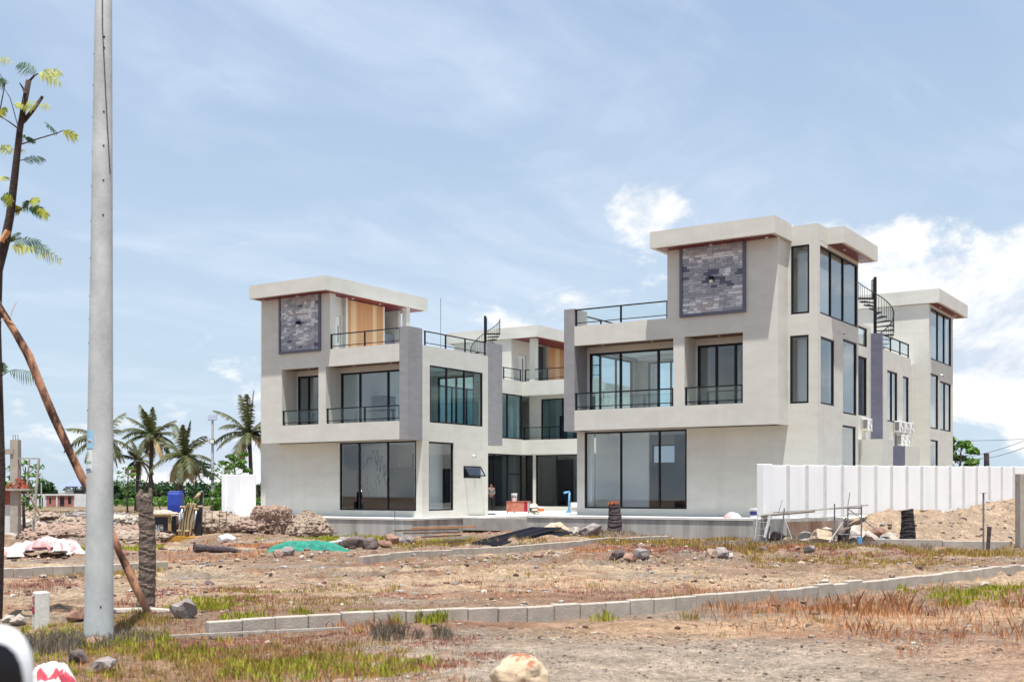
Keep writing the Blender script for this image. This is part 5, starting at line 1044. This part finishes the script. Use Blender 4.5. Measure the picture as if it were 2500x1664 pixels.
tree('thin airy tree beside the solar lamp', 548, 92, 4.4, 1.0, 12, n=420, size=.12, base=.45)
tree('round-headed young tree behind the excavator', 478, 108, 4.6, 1.3, 13, base=.75, layers=4, m='leaf_wood')
tree('slender young tree right of the utility pole', 312, 98, 4.2, .7, 14, n=260, size=.14, base=.4)
tree('leafy bright tree left of the garden wall', 590, 76, 2.5, .9, 15, n=1300, base=.2)
tree('bushy bright sapling under the solar lamp', 545, 84, 2.4, 1.0, 16, n=1200, base=.15)
tree('feathery green tree showing beyond the right villa', 2343, 74, 5.4, 1.05, 17, n=1300, size=.22, base=.38, layers=6, zoff=-.2)
tree('sparse sapling behind the unfinished brick house', 60, 60, 3.8, .9, 18, n=300, size=.16, base=.4)
# far wood as one mass
rs = random.Random(77); g = MB()
for q in range(150):
    X = rs.uniform(-138, -50) if q < 105 else rs.uniform(-60, 210); Y = rs.uniform(262, 292); hh = rs.uniform(3.2, 5.0)*(1.15 if rs.random() < .2 else 1); zb_ = gz(X, Y)
    for l_ in range(3): leafball(g, Vector((X+rs.uniform(-1, 1), Y+rs.uniform(-1, 1), zb_ + hh*(.2+.28*l_))), hh*.42, 110, .55, rs, .9)
tag(g.build('far_wood', 'leaf_wood'), 'dark green far-off wood along the horizon', None, None, 'stuff')
g = MB()
for q in range(60):
    X = rs.uniform(-80, -50); Y = rs.uniform(228, 250); leafball(g, Vector((X, Y, gz(X, Y)+.8)), rs.uniform(.9, 1.8), 110, .3, rs, .7)
tag(g.build('scrub', 'leaf_bush'), 'brighter green scrub in front of the far wood', None, None, 'stuff')

# ------------------------------------------------------------------ solar street lamp, tank, wires
q_ = at(519, 1246, 100); sl = empty('solar_street_lamp', (q_.x, q_.y, gz(q_.x, q_.y)-.1)); tag(sl, 'tall solar street lamp with square panel on top', 'street lamp')
MB().tube([(0, 0, 0), (0, 0, 8.3)], [.15, .10], 12).build('pole', 'lamp_pole', sl); MB().mbox(Matrix.Translation((0, 0, 8.45)) @ Matrix.Rotation(R(58), 4, 'X'), .76, .55, .06).build('solar_panel', 'solar', sl)
MB().box(-.22, .22, -.28, -.12, 6.2, 6.6).build('flood_light', 'black_metal', sl); MB().box(-.18, .18, -.285, -.281, 6.24, 6.56).build('light_face', 'lamp_glass', sl); MB().box(-.2, .2, -.32, -.16, 3.1, 3.7).build('battery_box', 'interior_dark', sl)
q_ = at(429, 1250, 98); tr_ = empty('portable_cabin', (q_.x, q_.y, .22)); tag(tr_, 'bright blue portable toilet cabin behind the excavator', 'cabin')
bevel(MB().box(-.55, .55, -.55, .55, 0, 1.62).build('shell', 'tank_blue', tr_), .06); bevel(MB().box(-.5, .5, -.5, .5, 1.62, 1.78).build('cap', 'tank_blue', tr_), .06); bevel(MB().box(-.36, .36, -.575, -.552, .6, 1.5).build('door', 'tank_blue', tr_), .01)
for z in (.2, .35, .5): MB().box(-.53, .53, -.575, -.552, z, z+.06).build('rib', 'tank_blue', tr_)
def wire(label, pts, Y0, Y1, r_=.02):
    A_, B_ = at(*pts[0], Y0), at(*pts[1], Y1); n = 14
    o = MB().tube([A_ + (B_-A_)*(i/n) + Vector((0, 0, -pts[2]*4*(i/n)*(1-i/n))) for i in range(n+1)], r_, 5).build('power_line', 'line_black'); return tag(o, label, 'wire', 'power lines right of the villas')
wire('upper power line right of the right villa', [(2320, 1075), (2560, 1067), .1], 110, 100); wire('middle power line rising to the right edge', [(2340, 1118), (2560, 1050), .3], 110, 80); wire('lower power line sagging to the right edge', [(2340, 1118), (2560, 1064), .6], 110, 80)
q_ = at(2388, 1140, 100); tag(MB().tube([(q_.x, q_.y, -.2), (q_.x, q_.y, 4.7)], .06, 6).build('thin_post', 'trunk_grey'), 'thin distant post above the white fence', 'post')
an = site(-13.0, 14.0, 0); q_ = at(1076, 727, 76); tag(MB().tube([(q_.x, q_.y, ZL+7.9), (q_.x, q_.y, q_.z)], .022, 5).build('antenna_mast', 'steel_tube'), 'thin antenna mast rising behind the left villa', 'antenna')

# ------------------------------------------------------------------ excavator in its pit
ex0 = at(440, 1330, 57.5); ex = empty('excavator', (ex0.x, ex0.y, ex0.z+.02), R(8)); tag(ex, 'small dusty yellow excavator sunk in a pit with raised boom', 'excavator'); EO = ex.location
def ep(x, y, dy=0.0): 
    v = at(x, y, 57.5) - EO; return Vector((v.x, dy, v.z))
bevel(MB().box(ep(372, 0).x, ep(492, 0).x, -.1, 1.2, -.1, .42).build('deck', 'yellow', ex), .03)
MB().prism([(ep(376, 1326).x, ep(376, 1300).z), (ep(492, 1316).x, ep(492, 1314).z), (ep(492, 1330).x, ep(492, 1330).z), (ep(440, 1326).x, ep(440, 1326).z)], -.22, -.12).build('blade', 'yellow', ex)
cab = MB()
x0, x1, z0, z1 = ep(374, 0).x, ep(418, 0).x, ep(0, 1300).z, ep(0, 1257).z
for a, b, c, d in ((x0, x1, z1-.08, z1), (x0, x1, z0, z0+.1), (x0, x0+.08, z0+.1, z1-.08), (x1-.16, x1, z0+.1, z1-.08)): cab.box(a, b, .1, .22, c, d)
cb = bevel(cab.build('cab', 'yellow_dust', ex), .012); MB().box(x0+.082, x1-.162, .14, .18, z0+.102, z1-.082).build('cab_window', 'cab_dark', cb); MB().box(x0-.05, x1+.22, .0, 1.1, z1+.002, z1+.07).build('cab_roof', 'yellow_dust', cb)
MB().box(x1+.002, x1+.22, .24, 1.1, z0, z1-.04).build('cab_side', 'cab_dark', cb); MB().box(x1-.11, x1-.05, .085, .098, z0+.05, z1-.12).build('cab_post', 'yellow', cb)
for x, t_ in ((379, 'A'), (393, 'C')): p = ep(x, 1287); MB().box(p.x-.13, p.x+.11, .125, .136, p.z-.15, p.z+.14).build('notice', 'panel_grey', cb); letters(t_, .26, cb, (p.x, .12, p.z), (R(90), 0, 0), 'cab_dark', 'notice_letter')
p = ep(383, 1294); MB().tube([(p.x, .02, p.z), (p.x, .07, p.z)], .12, 16).build('work_lamp', 'interior_grey', ex)
MB().tube([ep(392, 1295, .0), ep(410, 1297, -.02), ep(424, 1299, .0), ep(428, 1306, .02)], .045, 8).build('hydraulic_pipe', 'hose', ex, smooth=True)
# boom seen end on: broad tapering box, darker side, twin rams, stick at the top
bo = MB(); q = [(433, 1306), (465, 1308), (480, 1228), (456, 1226)]
bo.prism([(ep(*c).x, ep(*c).z) for c in q], -.06, .22); bevel(bo.build('boom', 'yellow_dust', ex), .03)
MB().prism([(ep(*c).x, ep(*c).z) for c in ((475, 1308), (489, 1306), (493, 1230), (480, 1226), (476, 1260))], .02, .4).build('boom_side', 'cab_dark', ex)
for pts, r_ in (([(438, 1292), (445, 1243)], .055), ([(471, 1290), (479, 1246)], .055)): MB().tube([ep(*c, -.1) for c in pts], r_, 10).build('ram', 'chrome', ex, smooth=True)
for pts in ([(446, 1306), (450, 1262), (458, 1230)], [(452, 1306), (456, 1262), (462, 1230)], [(460, 1307), (463, 1266), (472, 1232)]): MB().tube([ep(*c, -.09) for c in pts], .016, 6).build('hose', 'hose', ex)
for x, y, w in ((446, 1237, .12), (479, 1242, .13), (488, 1236, .12), (438, 1295, .10), (457, 1296, .09)): c = ep(x, y); MB().tube([(c.x-w, -.1, c.z), (c.x+w, -.1, c.z)], .055, 10).build('pin', 'yellow_dust', ex)
MB().tube([ep(474, 1218, 0), ep(482, 1210, 0), ep(487, 1203, 0)], [.10, .10, .07], 10).build('stick_ram', 'yellow_dust', ex, smooth=True); MB().tube([ep(487, 1203, 0), ep(493, 1197, 0)], .045, 8).build('stick_rod', 'chrome', ex); MB().prism([(ep(*c).x, ep(*c).z) for c in ((484, 1234), (493, 1236), (494, 1200), (488, 1201))], .05, .25).build('stick', 'cab_dark', ex)
for i, pts in enumerate(([(463, 1228), (458, 1215), (466, 1208)], [(468, 1228), (470, 1212), (478, 1208)], [(455, 1228), (462, 1210), (474, 1213)])): MB().tube([ep(*c, -.05) for c in pts], .018, 6).build('hose', 'hose', ex, smooth=True)
# steel trestles and soil face right of it
for x, lb in ((505, 'thin steel trestle just right of the excavator'), (540, 'rusty steel ladder frame leaning left of the garden wall')):
    t0 = empty('steel_trestle', gpt(x, 1300, 57.2)); tag(t0, lb, 'trestle', 'steel trestles by the excavator'); TO = t0.location
    for a in (-5, 12): MB().tube([at(x+a, 1306, 57.2)-TO, at(x+a+1, 1246, 57.4)-TO], .022, 6).build('leg', 'timber_old', t0)
    for y in (1250, 1267, 1278): MB().tube([at(x-5, y, 57.3)-TO, at(x+13, y, 57.3)-TO], .018, 6).build('rung', 'timber_old', t0)
rock('soil_heap', 'broad pinkish soil heap between excavator and garden wall', at(525, 1290, 60).x, 60.0, 1.6, 'heap_soil', 141, 'soil heaps by the excavator', flat=.55, sub=5, sink=.5, cat='soil heap', sx=1.3, rough=.25)
rock('soil_heap', 'pale sand heap behind the excavator', at(410, 1262, 64).x, 64.0, 1.5, 'rock_pale', 142, 'soil heaps by the excavator', flat=.5, sub=5, sink=.5, cat='soil heap', sx=1.8, rough=.25)
rock('soil_heap', 'wide churned soil heap between pole and excavator', at(262, 1300, 55).x, 55.0, 1.5, 'heap_soil', 143, 'soil heaps by the excavator', flat=.34, sub=5, sink=.5, cat='soil heap', sx=2.0, rough=.35)
for i, (x, Y, rd, m_, fl_, lb) in enumerate(((70, 62, 1.0, 'heap_soil', .35, 'small soil heap behind the sack heap'), (150, 58, 1.3, 'clod', .34, 'dark churned soil heap left of the utility pole'), (190, 66, 1.2, 'heap_soil', .4, 'soil heap just left of the utility pole foot'), (300, 72, 1.5, 'rock_pale', .3, 'whitish rubble heap right of the utility pole'), (100, 80, 1.4, 'heap_soil', .32, 'far soil heap before the low house'), (215, 88, 1.6, 'rock_grey', .25, 'far grey rubble heap beside the pole'), (330, 60, 1.1, 'clod', .36, 'brown soil heap behind the ringed stump'), (20, 70, 1.2, 'rock_pale', .3, 'pale rubble heap at the far left edge'), (140, 45, .8, 'clod', .35, 'crumbly soil heap right behind the sacks'), (282, 47, .9, 'heap_soil', .3, 'low soil heap between pole and ringed stump'))): rock('soil_heap', lb, at(x, 1290, Y).x, Y, rd, m_, 160+i, 'soil heaps on the far left', flat=fl_, sub=5, sink=.45, cat='soil heap', sx=1.7, rough=.4)
tag(MB().box(-.75, .75, -.1, .1, 0, .06).build('blue_tarp', 'pvc_blue', None, gpt(305, 1262, 66, .05), R(5)), 'strip of light blue tarpaulin on the far dirt', 'tarpaulin')
tag(MB().tube([gpt(535, 1320, 50.5, .1), gpt(556, 1318, 50.9, .14), gpt(575, 1322, 50.6, .06)], [.16, .2, .1], 8).build('white_bag', 'foam'), 'white plastic bag left of the soil skirt', 'bag')

# ------------------------------------------------------------------ unfinished brick house at the far left
ub = at(45, 1300, 50); uh = empty('unfinished_house', (ub.x, ub.y, gz(ub.x, ub.y)-.2)); tag(uh, 'unfinished brick and concrete house shell at the left edge', 'house'); UO = uh.location
def upx(x): return at(x, 0, 50).x - UO.x
def upz(y): return at(0, y, 50).z - UO.z
MB().box(upx(28), upx(47), -.15, .2, 0, upz(1073)).build('column', 'kerb', uh); MB().box(upx(-60), upx(36), -.2, .15, upz(1108), upz(1096)).build('beam', 'kerb', uh); MB().box(upx(-60), upx(35), -.14, .1, upz(1103.5), upz(1097)).build('beam_stain', 'beam_red', uh)
for dx_ in (32, 38, 44): MB().tube([(upx(dx_), 0, upz(1073)), (upx(dx_), 0, upz(1061))], .012, 5).build('starter_bar', 'hole', uh)
MB().box(upx(-60), upx(34), -.05, .12, 0, upz(1231)).build('lower_wall', 'concrete_slab', uh); MB().box(upx(-60), upx(80), -.3, .3, upz(1197), upz(1192)).build('shelf_board', 'timber_grey', uh)
bw = MB().box(upx(-60), upx(33), .0, .1, upz(1231), upz(1196)).build('brick_wall', 'kerb', uh)
bmsh = MB().box(-.11, .11, -.05, .05, -.04, .04).mesh('brick', 'brick')
for r_ in range(7):
    for c in range(6): o = link('brick', bmsh, bw, (upx(33)-.13-c*.24-(r_ % 2)*.12, -.03+rnd.uniform(-.02, .01), upz(1231)+.045+r_*.087))
bs = empty('brick_stack', UO + Vector((upx(20), -.05, upz(1192)))); tag(bs, 'stack of red hollow bricks on the shelf of the unfinished house', 'brick stack')
for r_, n in enumerate((9, 8, 5, 4, 2)):
    for c in range(n): link('brick', bmsh, bs, (c*.112 + r_*.12 - .05 + rnd.uniform(-.01, .01), rnd.uniform(-.06, .06), .045+r_*.085), R(90)+rnd.uniform(-.1, .1))
bx_ = [o for o in bs.children]
for i, (x0, y0, x1, y1, lb) in enumerate(((80, 1300, 95, 1119, 'right wooden prop of the unfinished house'), (66, 1185, 72, 1121, 'middle wooden prop of the unfinished house'), (45, 1190, 49, 1117, 'left wooden prop of the unfinished house'))):
    tag(MB().tube([at(x0, y0, 49.4 if i == 0 else 50), at(x1, y1, 49.6 if i == 0 else 50)], .055 if i == 0 else .04, 7).build('wooden_prop', 'timber_grey'), lb, 'prop', 'wooden props at the unfinished house')
board('crossbar tied on top of the wooden props', at(42, 1118, 49.9), at(96, 1119, 49.7), .05, .05, 'timber_grey', 'wooden_crossbar'); board('slanting brace at the unfinished house', at(66, 1200, 49.3), at(98, 1258, 48.9), .05, .05, 'timber_old', 'wooden_brace')
q_ = gpt(108, 1296, 48.5); tag(MB().box(-.75, .80, -.15, .15, -.3, .32).build('low_beam', 'beam_red', None, q_, R(-3)), 'low reddish concrete beam on the dirt by the brick house', 'beam')

# ------------------------------------------------------------------ far houses
hb = at(130, 1237, 225); hr = empty('far_house', (hb.x, hb.y, hb.z-.1)); tag(hr, 'low far house of white plaster and red brick bays', 'house'); HO = hr.location
def hx(x): return at(x, 0, 225).x - HO.x
def hz_(y): return at(0, y, 225).z - HO.z
def hole_wall(name, m, x0, x1, y0, y1, ops=()):
    mb = MB(); grid_wall(mb, lambda u, t, z: (u, t, z), hx(x0), hx(x1), 0, .3, hz_(y1), hz_(y0), [(hx(a), hx(b), hz_(d), hz_(c)) for a, b, c, d in ops], 1); o = mb.build(name, m, hr)
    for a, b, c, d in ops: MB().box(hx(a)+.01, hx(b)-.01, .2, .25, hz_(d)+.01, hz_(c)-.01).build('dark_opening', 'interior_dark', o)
hole_wall('wall', 'house_white', 48, 113, 1205, 1240, ((62, 72, 1212, 1230), (95, 105, 1213, 1236))); hole_wall('brick_bay', 'brick_pink', 113.2, 137, 1209, 1240, ((120, 124.5, 1213, 1230),)); hole_wall('brick_bay', 'brick_pink', 141, 180, 1209, 1240, ((146, 157, 1212, 1236), (166, 174, 1212, 1230)))
MB().box(hx(137.2), hx(140.8), -.1, .3, hz_(1240), hz_(1207)).build('pier', 'house_white', hr); MB().box(hx(110), hx(182), -.2, 5, hz_(1208.8), hz_(1205)).build('roof_edge', 'house_white', hr); MB().box(hx(180.2), hx(215), 0, 4, hz_(1240), hz_(1206)).build('end_wall', 'house_white', hr); MB().box(hx(48), hx(180), 4.6, 4.8, hz_(1240), hz_(1209)).build('back_wall', 'house_white', hr)
pb_ = at(185, 1205, 245); pv = empty('far_pavilion', (pb_.x, pb_.y, gz(pb_.x, pb_.y)-.1)); tag(pv, 'far raised pavilion with blue hipped roof behind the low house', 'pavilion'); PO = pv.location
def qx(x): return at(x, 0, 245).x - PO.x
def qz(y): return at(0, y, 245).z - PO.z
MB().box(qx(158), qx(215), 0, 4, 0, qz(1197)).build('base', 'house_white', pv)
for x in (161, 169, 181, 188, 197, 206): MB().box(qx(x)-.1, qx(x)+.1, 0, .2, qz(1197), qz(1186)).build('column', 'house_white', pv)
MB().box(qx(180), qx(207), -.1, -.02, qz(1204), qz(1196)).build('balustrade', 'interior_dark', pv)
rf = MB(); a, b, z0, z1 = qx(155), qx(216), qz(1186.5), qz(1169); rf.v = [(a, -1.2, z0), (b, -1.2, z0), (b, 5, z0), (a, 5, z0), (a+1.7, 1.8, z1), (b-1.7, 1.8, z1)]; rf.f = [(0, 1, 5, 4), (1, 2, 5), (2, 3, 4, 5), (3, 0, 4), (0, 3, 2, 1)]; rf.build('roof', 'roof_blue', pv)
for x, y0, lb in ((101, 1167, 'thin far lamp post left of the blue roof'), (331, 1175, 'thin far lamp post among the palms')):
    p = at(x, 1236, 200); o = empty('far_lamp_post', (p.x, p.y, p.z-.2)); tag(o, lb, 'lamp post', 'far lamp posts'); hh = at(x, y0, 200).z-p.z+.2; MB().tube([(0, 0, 0), (0, 0, hh)], .10, 6).build('pole', 'lamp_pole', o); MB().bar((0, 0, hh), (-1.3, 0, hh+.2), .12, .08).build('arm', 'lamp_pole', o)

# ------------------------------------------------------------------ loose stones, grass
def scatter_stones():
    rs = np.random.RandomState(11); import bmesh
    bm = bmesh.new(); bmesh.ops.create_icosphere(bm, subdivisions=1, radius=1); bv = np.array([v.co[:] for v in bm.verts]); bf = np.array([[v.index for v in f.verts] for f in bm.faces]); bm.free()
    N = 40000; Y = 10.5 + 52*rs.rand(N)**1.25; X = (rs.rand(N)-.5)*2*(Y*.47)
    dens = sstep(.45, .66, fbm(X*.5, Y*.8, oct=3, seed=61)); ds = (X-FP[0])*FN[0]+(Y-FP[1])*FN[1]; n_ = ((X-FP[0])*FD[0]+(Y-FP[1])*FD[1])/FSTEP; dens = np.maximum(dens, .9*((ds < 6.5) & (ds > -.5) & (n_ > 2)))
    for cx, cy_, r_ in ((-2.6, 41.5, 3), (-12.5, 50, 4), (3.2, 31.5, 1.6), (5.8, 33, 1.6), (-6, 36, 2), (-8.2, 28.6, 1.2), (9.5, 41.5, 2), (-6.2, 16.8, 1.0), (-.5, 33.6, 3)): dens = np.maximum(dens, np.exp(-(((X-cx)/r_)**2+((Y-cy_)/(r_*.6))**2)))
    keep = rs.rand(N) < (dens*.72+.05)*sstep(11, 22, Y)*(.35+.65*sstep(15, 24, Y)); X, Y = X[keep], Y[keep]; N = len(X)
    r_ = .008 + .075*rs.rand(N)**4.6; r_ = r_*np.clip(Y/30, .55, 1.25); Z = height(X, Y)
    v = bv[None]*(1 + .45*(rs.rand(N, len(bv), 1)-.5)); sc_ = np.stack([r_*rs.uniform(.8, 1.7, N), r_*rs.uniform(.8, 1.5, N), r_*rs.uniform(.45, .95, N)], -1); v = v*sc_[:, None]
    a = rs.rand(N)*6.28; c, s = np.cos(a)[:, None], np.sin(a)[:, None]; vx = v[..., 0]*c - v[..., 1]*s; vy = v[..., 0]*s + v[..., 1]*c
    V = np.stack([vx+X[:, None], vy+Y[:, None], v[..., 2]+(Z+r_*.25)[:, None]], -1); f = bf[None] + (np.arange(N)*len(bv))[:, None, None]
    cls = rs.rand(N)
    X3 = rs.uniform(-48, -9, 1800); Y3 = rs.uniform(42, 125, 1800); r3 = .03 + .20*rs.rand(1800)**4
    v3 = bv[None]*(1 + .5*(rs.rand(1800, len(bv), 1)-.5))*r3[:, None, None]*np.array((1.5, 1.2, .7)) + np.stack([X3, Y3, height(X3, Y3)+r3*.2], -1)[:, None]; V = np.concatenate([V, v3]); cls = np.concatenate([cls, rs.rand(1800)])
    X2 = rs.uniform(-4, 8, 9000); Y2 = rs.uniform(10.6, 17.5, 9000); k2 = fbm(X2*.8, Y2*1.2, oct=3, seed=71) > .46; X2, Y2 = X2[k2], Y2[k2]; n2 = len(X2); r2 = .004 + .016*rs.rand(n2)**3
    v2 = bv[None]*(1 + .45*(rs.rand(n2, len(bv), 1)-.5))*r2[:, None, None]*np.array((1.3, 1.1, .8)) + np.stack([X2, Y2, height(X2, Y2)+r2*.3], -1)[:, None]; V = np.concatenate([V, v2]); cls = np.concatenate([cls, rs.rand(n2)])
    for lo, hi, m_, lb in ((0, .34, 'pebble_tan', 'tan stones and clods strewn over the dirt'), (.34, .56, 'pebble_grey', 'grey stones strewn over the dirt'), (.56, .62, 'pebble_pale', 'pale stones and plaster bits strewn over the dirt'), (.62, .76, 'pebble_red', 'reddish clods strewn over the dirt'), (.76, 1.01, 'pebble_dark', 'dark brown clods strewn over the dirt')):
        k = (cls >= lo) & (cls < hi); me = bpy.data.meshes.new('loose_stones'); n = k.sum(); me.from_pydata(V[k].reshape(-1, 3).tolist(), [], (bf[None] + (np.arange(n)*len(bv))[:, None, None]).reshape(-1, 3).tolist()); me.materials.append(MATS[m_]); tag(link('loose_stones', me), lb, None, None, 'stuff')
mat('pebble_tan', (.25, .18, .13), (.36, .27, .2), 9, .95, island=.35); mat('pebble_dark', (.065, .04, .028), (.13, .085, .06), 9, .95, island=.35); mat('pebble_grey', (.20, .18, .165), (.30, .27, .25), 9, .95, island=.35); mat('pebble_pale', (.34, .30, .25), (.46, .41, .35), 9, .95, island=.2); mat('pebble_red', (.19, .095, .065), (.28, .15, .11), 9, .95, island=.35)
scatter_stones()
mat('grass_green', (.33, .36, .03), (.50, .46, .06), .9, .7, island=.35, trans=.3); mat('grass_yellow', (.37, .25, .065), (.48, .345, .115), .8, .75, island=.3, trans=.25); mat('grass_rust', (.66, .27, .12), (.78, .43, .22), .8, .75, island=.3, trans=.25); mat('grass_dry', (.38, .31, .23), (.5, .42, .32), .8, .8, island=.3, trans=.2); mat('grass_plum', (.34, .12, .09), (.45, .22, .17), 1.2, .8, island=.35, trans=.2)
def grass(label, m, areas, seed, wide=1.0):
    rs = np.random.RandomState(seed); VV = []; FF = []; off = 0
    for (x0, x1, y0, y1, tufts, blades, hmin, hmax, spread, thr) in areas:
        N = tufts*3; X = rs.uniform(x0, x1, N); Y = rs.uniform(y0, y1, N); ex_ = np.minimum(np.minimum(X-x0, x1-X)/(.25*(x1-x0)), np.minimum(Y-y0, y1-Y)/(.25*(y1-y0)))
        keep = fbm(X*.55+seed, Y*.8, oct=3, seed=seed+3) + .16*np.clip(ex_, 0, 1) - .16 > thr; X, Y = X[keep][:tufts], Y[keep][:tufts]; n = len(X)
        if n == 0: continue
        hs = rs.uniform(hmin, hmax, n)*(.6+.8*fbm(X*.9, Y*.9, oct=2, seed=seed+8)); X = np.repeat(X, blades); Y = np.repeat(Y, blades); hs = np.repeat(hs, blades)*rs.uniform(.45, 1.1, n*blades); nb = len(X)
        X = X + rs.normal(0, spread, nb); Y = Y + rs.normal(0, spread, nb); Z = height(X, Y)-.01; a = rs.rand(nb)*6.283; lean = rs.uniform(.02, .45, nb)*hs; w = wide*(.0016+.0022*rs.rand(nb))*np.clip(Y/17, .85, 3.0)
        ca, sa = np.cos(a), np.sin(a); wx, wy = -sa*w, ca*w
        P = np.stack([np.stack([X-wx, Y-wy, Z], -1), np.stack([X+wx, Y+wy, Z], -1), np.stack([X+ca*lean*.4+wx*.8, Y+sa*lean*.4+wy*.8, Z+hs*.6], -1), np.stack([X+ca*lean, Y+sa*lean, Z+hs*.97], -1), np.stack([X+ca*lean*.4-wx*.8, Y+sa*lean*.4-wy*.8, Z+hs*.6], -1)], 1)
        i = (np.arange(nb)*5)[:, None] + off; VV.append(P.reshape(-1, 3)); FF.append(np.concatenate([i, i+1, i+2, i+3, i+4], 1)); off += nb*5
    V = np.concatenate(VV).astype(np.float32); Fc = np.concatenate(FF).astype(np.int32); me = bpy.data.meshes.new('grass'); me.vertices.add(len(V)); me.vertices.foreach_set('co', V.ravel()); me.loops.add(Fc.size); me.loops.foreach_set('vertex_index', Fc.ravel()); me.polygons.add(len(Fc)); me.polygons.foreach_set('loop_start', np.arange(0, Fc.size, 5, dtype=np.int32)); me.update(calc_edges=True); me.materials.append(MATS[m]); return tag(link('grass', me), label, None, None, 'stuff')
# x0, x1, y0, y1, tufts, blades, height range, spread, noise threshold
grass('fresh yellow-green grass around the pole and kerb', 'grass_green', [(-5.6, -2.4, 17.2, 22.5, 120, 12, .05, .14, .04, .48), (-6.8, -.8, 10.8, 18.6, 520, 12, .04, .12, .035, .47), (-6.2, -4.3, 13.6, 15.6, 90, 20, .08, .18, .045, .38), (-5.4, -2.4, 15.2, 19.2, 210, 14, .06, .16, .04, .46), (-4.6, -1.0, 11.4, 14.6, 150, 14, .05, .13, .04, .48), (-2.1, -1.0, 16.4, 17.0, 34, 22, .14, .30, .05, .2), (7.2, 10.5, 19, 23.2, 200, 12, .08, .2, .05, .46), (-12, -5, 47, 52, 340, 12, .12, .25, .09, .53), (-8.5, -5.5, 50.5, 53.2, 160, 16, .16, .3, .1, .33), (-16, -12.6, 39, 46, 120, 12, .1, .22, .1, .53), (-3.5, -1.6, 44, 49, 160, 12, .12, .22, .1, .48), (1.2, 1.6, 17.1, 17.5, 6, 12, .15, .25, .04, 0), (-30, -14, 55, 80, 500, 12, .15, .35, .15, .53)], 5, 2.6)
grass('straw-yellow grass along kerbs and platform', 'grass_yellow', [(-48, -12, 52, 130, 1500, 8, .12, .35, .2, .46), (-5.8, -2.2, 17, 23, 330, 9, .04, .13, .05, .48), (-6.6, -1.2, 10.8, 18, 900, 9, .03, .11, .05, .47), (0, 13, 38.5, 48, 1300, 9, .07, .2, .1, .47), (-1, 5, 44, 48.8, 700, 12, 0.075, 0.224, .09, 0.48), (4.5, 12.6, 36.5, 41.8, 1050, 12, 0.075, 0.208, .09, 0.49), (-8, 0, 40.5, 47, 520, 12, 0.075, 0.208, .1, 0.53), (6, 12, 28, 36.5, 460, 12, 0.060, 0.160, .07, 0.55), (-6, 10, 19, 38, 620, 10, 0.038, 0.128, .05, 0.63), (2.5, 9.5, 15, 21, 240, 13, 0.060, 0.176, .05, 0.53), (-12, -8, 25.5, 28, 240, 10, 0.060, 0.144, .07, 0.45), (12, 17, 33, 38.6, 380, 12, 0.075, 0.208, .09, 0.49), (-6.5, -1.5, 12, 18, 420, 12, 0.045, 0.128, .05, 0.51), (3, 6.5, 11, 14.2, 26, 16, .04, .1, .04, 0.50), (1, 5, 39.5, 43, 160, 12, 0.075, 0.176, .09, 0.53)], 15, 1.7)
grass('rust-red tall grass in front of the long kerb', 'grass_rust', [(-30, -11, 44, 80, 600, 7, .08, .25, .12, .5), (2.2, 10.5, 14.9, 21.0, 900, 4, .06, .24, .10, .44), (4.2, 8.8, 13.4, 16.8, 70, 9, .08, .22, .03, .5), (4.9, 6.4, 17.6, 19.6, 60, 7, .16, .38, .09, .3), (-1.5, 6, 19.5, 25, 620, 4, .05, .16, .09, .48), (2.0, 5.5, 34.5, 38.5, 420, 9, .07, .18, .1, .46), (-11, -7.2, 43, 49, 420, 12, .08, .2, .1, .48), (-2.4, -1.6, 15.8, 16.5, 30, 10, .10, .22, .06, .2), (-11.5, -7.5, 30, 37, 120, 8, .08, .2, .06, .55), (6, 13, 37, 41.5, 420, 9, .08, .2, .09, .5), (-6.5, -.4, 11, 18.5, 800, 6, .04, .14, .07, .48)], 25, 1.0)
grass('dull plum-red creeping weeds on the dirt', 'grass_plum', [(-6, -1, 17.5, 23, 420, 8, .02, .07, .07, .48), (-6.8, -.4, 10.8, 17.5, 1300, 9, .02, .07, .06, .44), (-4.5, .2, 10.6, 14.2, 900, 12, 0.022, 0.072, .06, 0.47), (-7, -4.2, 18, 23, 420, 10, 0.030, 0.096, .07, 0.49), (3, 14, 33, 41, 900, 10, 0.038, 0.144, .08, 0.49), (-3, 4, 20, 24, 260, 10, 0.022, 0.080, .06, 0.55), (-12.5, -8.8, 19.5, 25, 300, 10, 0.022, 0.096, .07, 0.53)], 35, 1.9)
grass('grey-beige dry grass and straw', 'grass_dry', [(5.5, 14, 38.5, 42.2, 850, 13, 0.105, 0.272, .08, 0.43), (-6.2, -4.6, 11.6, 15.4, 300, 15, 0.060, 0.208, .06, 0.43), (-5, 10, 20, 40, 620, 9, 0.038, 0.128, .06, 0.59), (-1.75, -1.4, 14.7, 15.1, 12, 44, .16, .26, .05, 0.00), (-.95, -.75, 14.8, 15.1, 6, 36, .14, .22, .045, 0.00), (-1.3, -1.12, 14.8, 15.1, 5, 26, .1, .18, .04, 0.00), (-2, 2.5, 10.8, 14, 120, 9, 0.022, 0.064, .06, 0.58), (3, 7, 46.5, 48.2, 200, 12, 0.090, 0.240, .09, 0.43)], 45, 1.0)
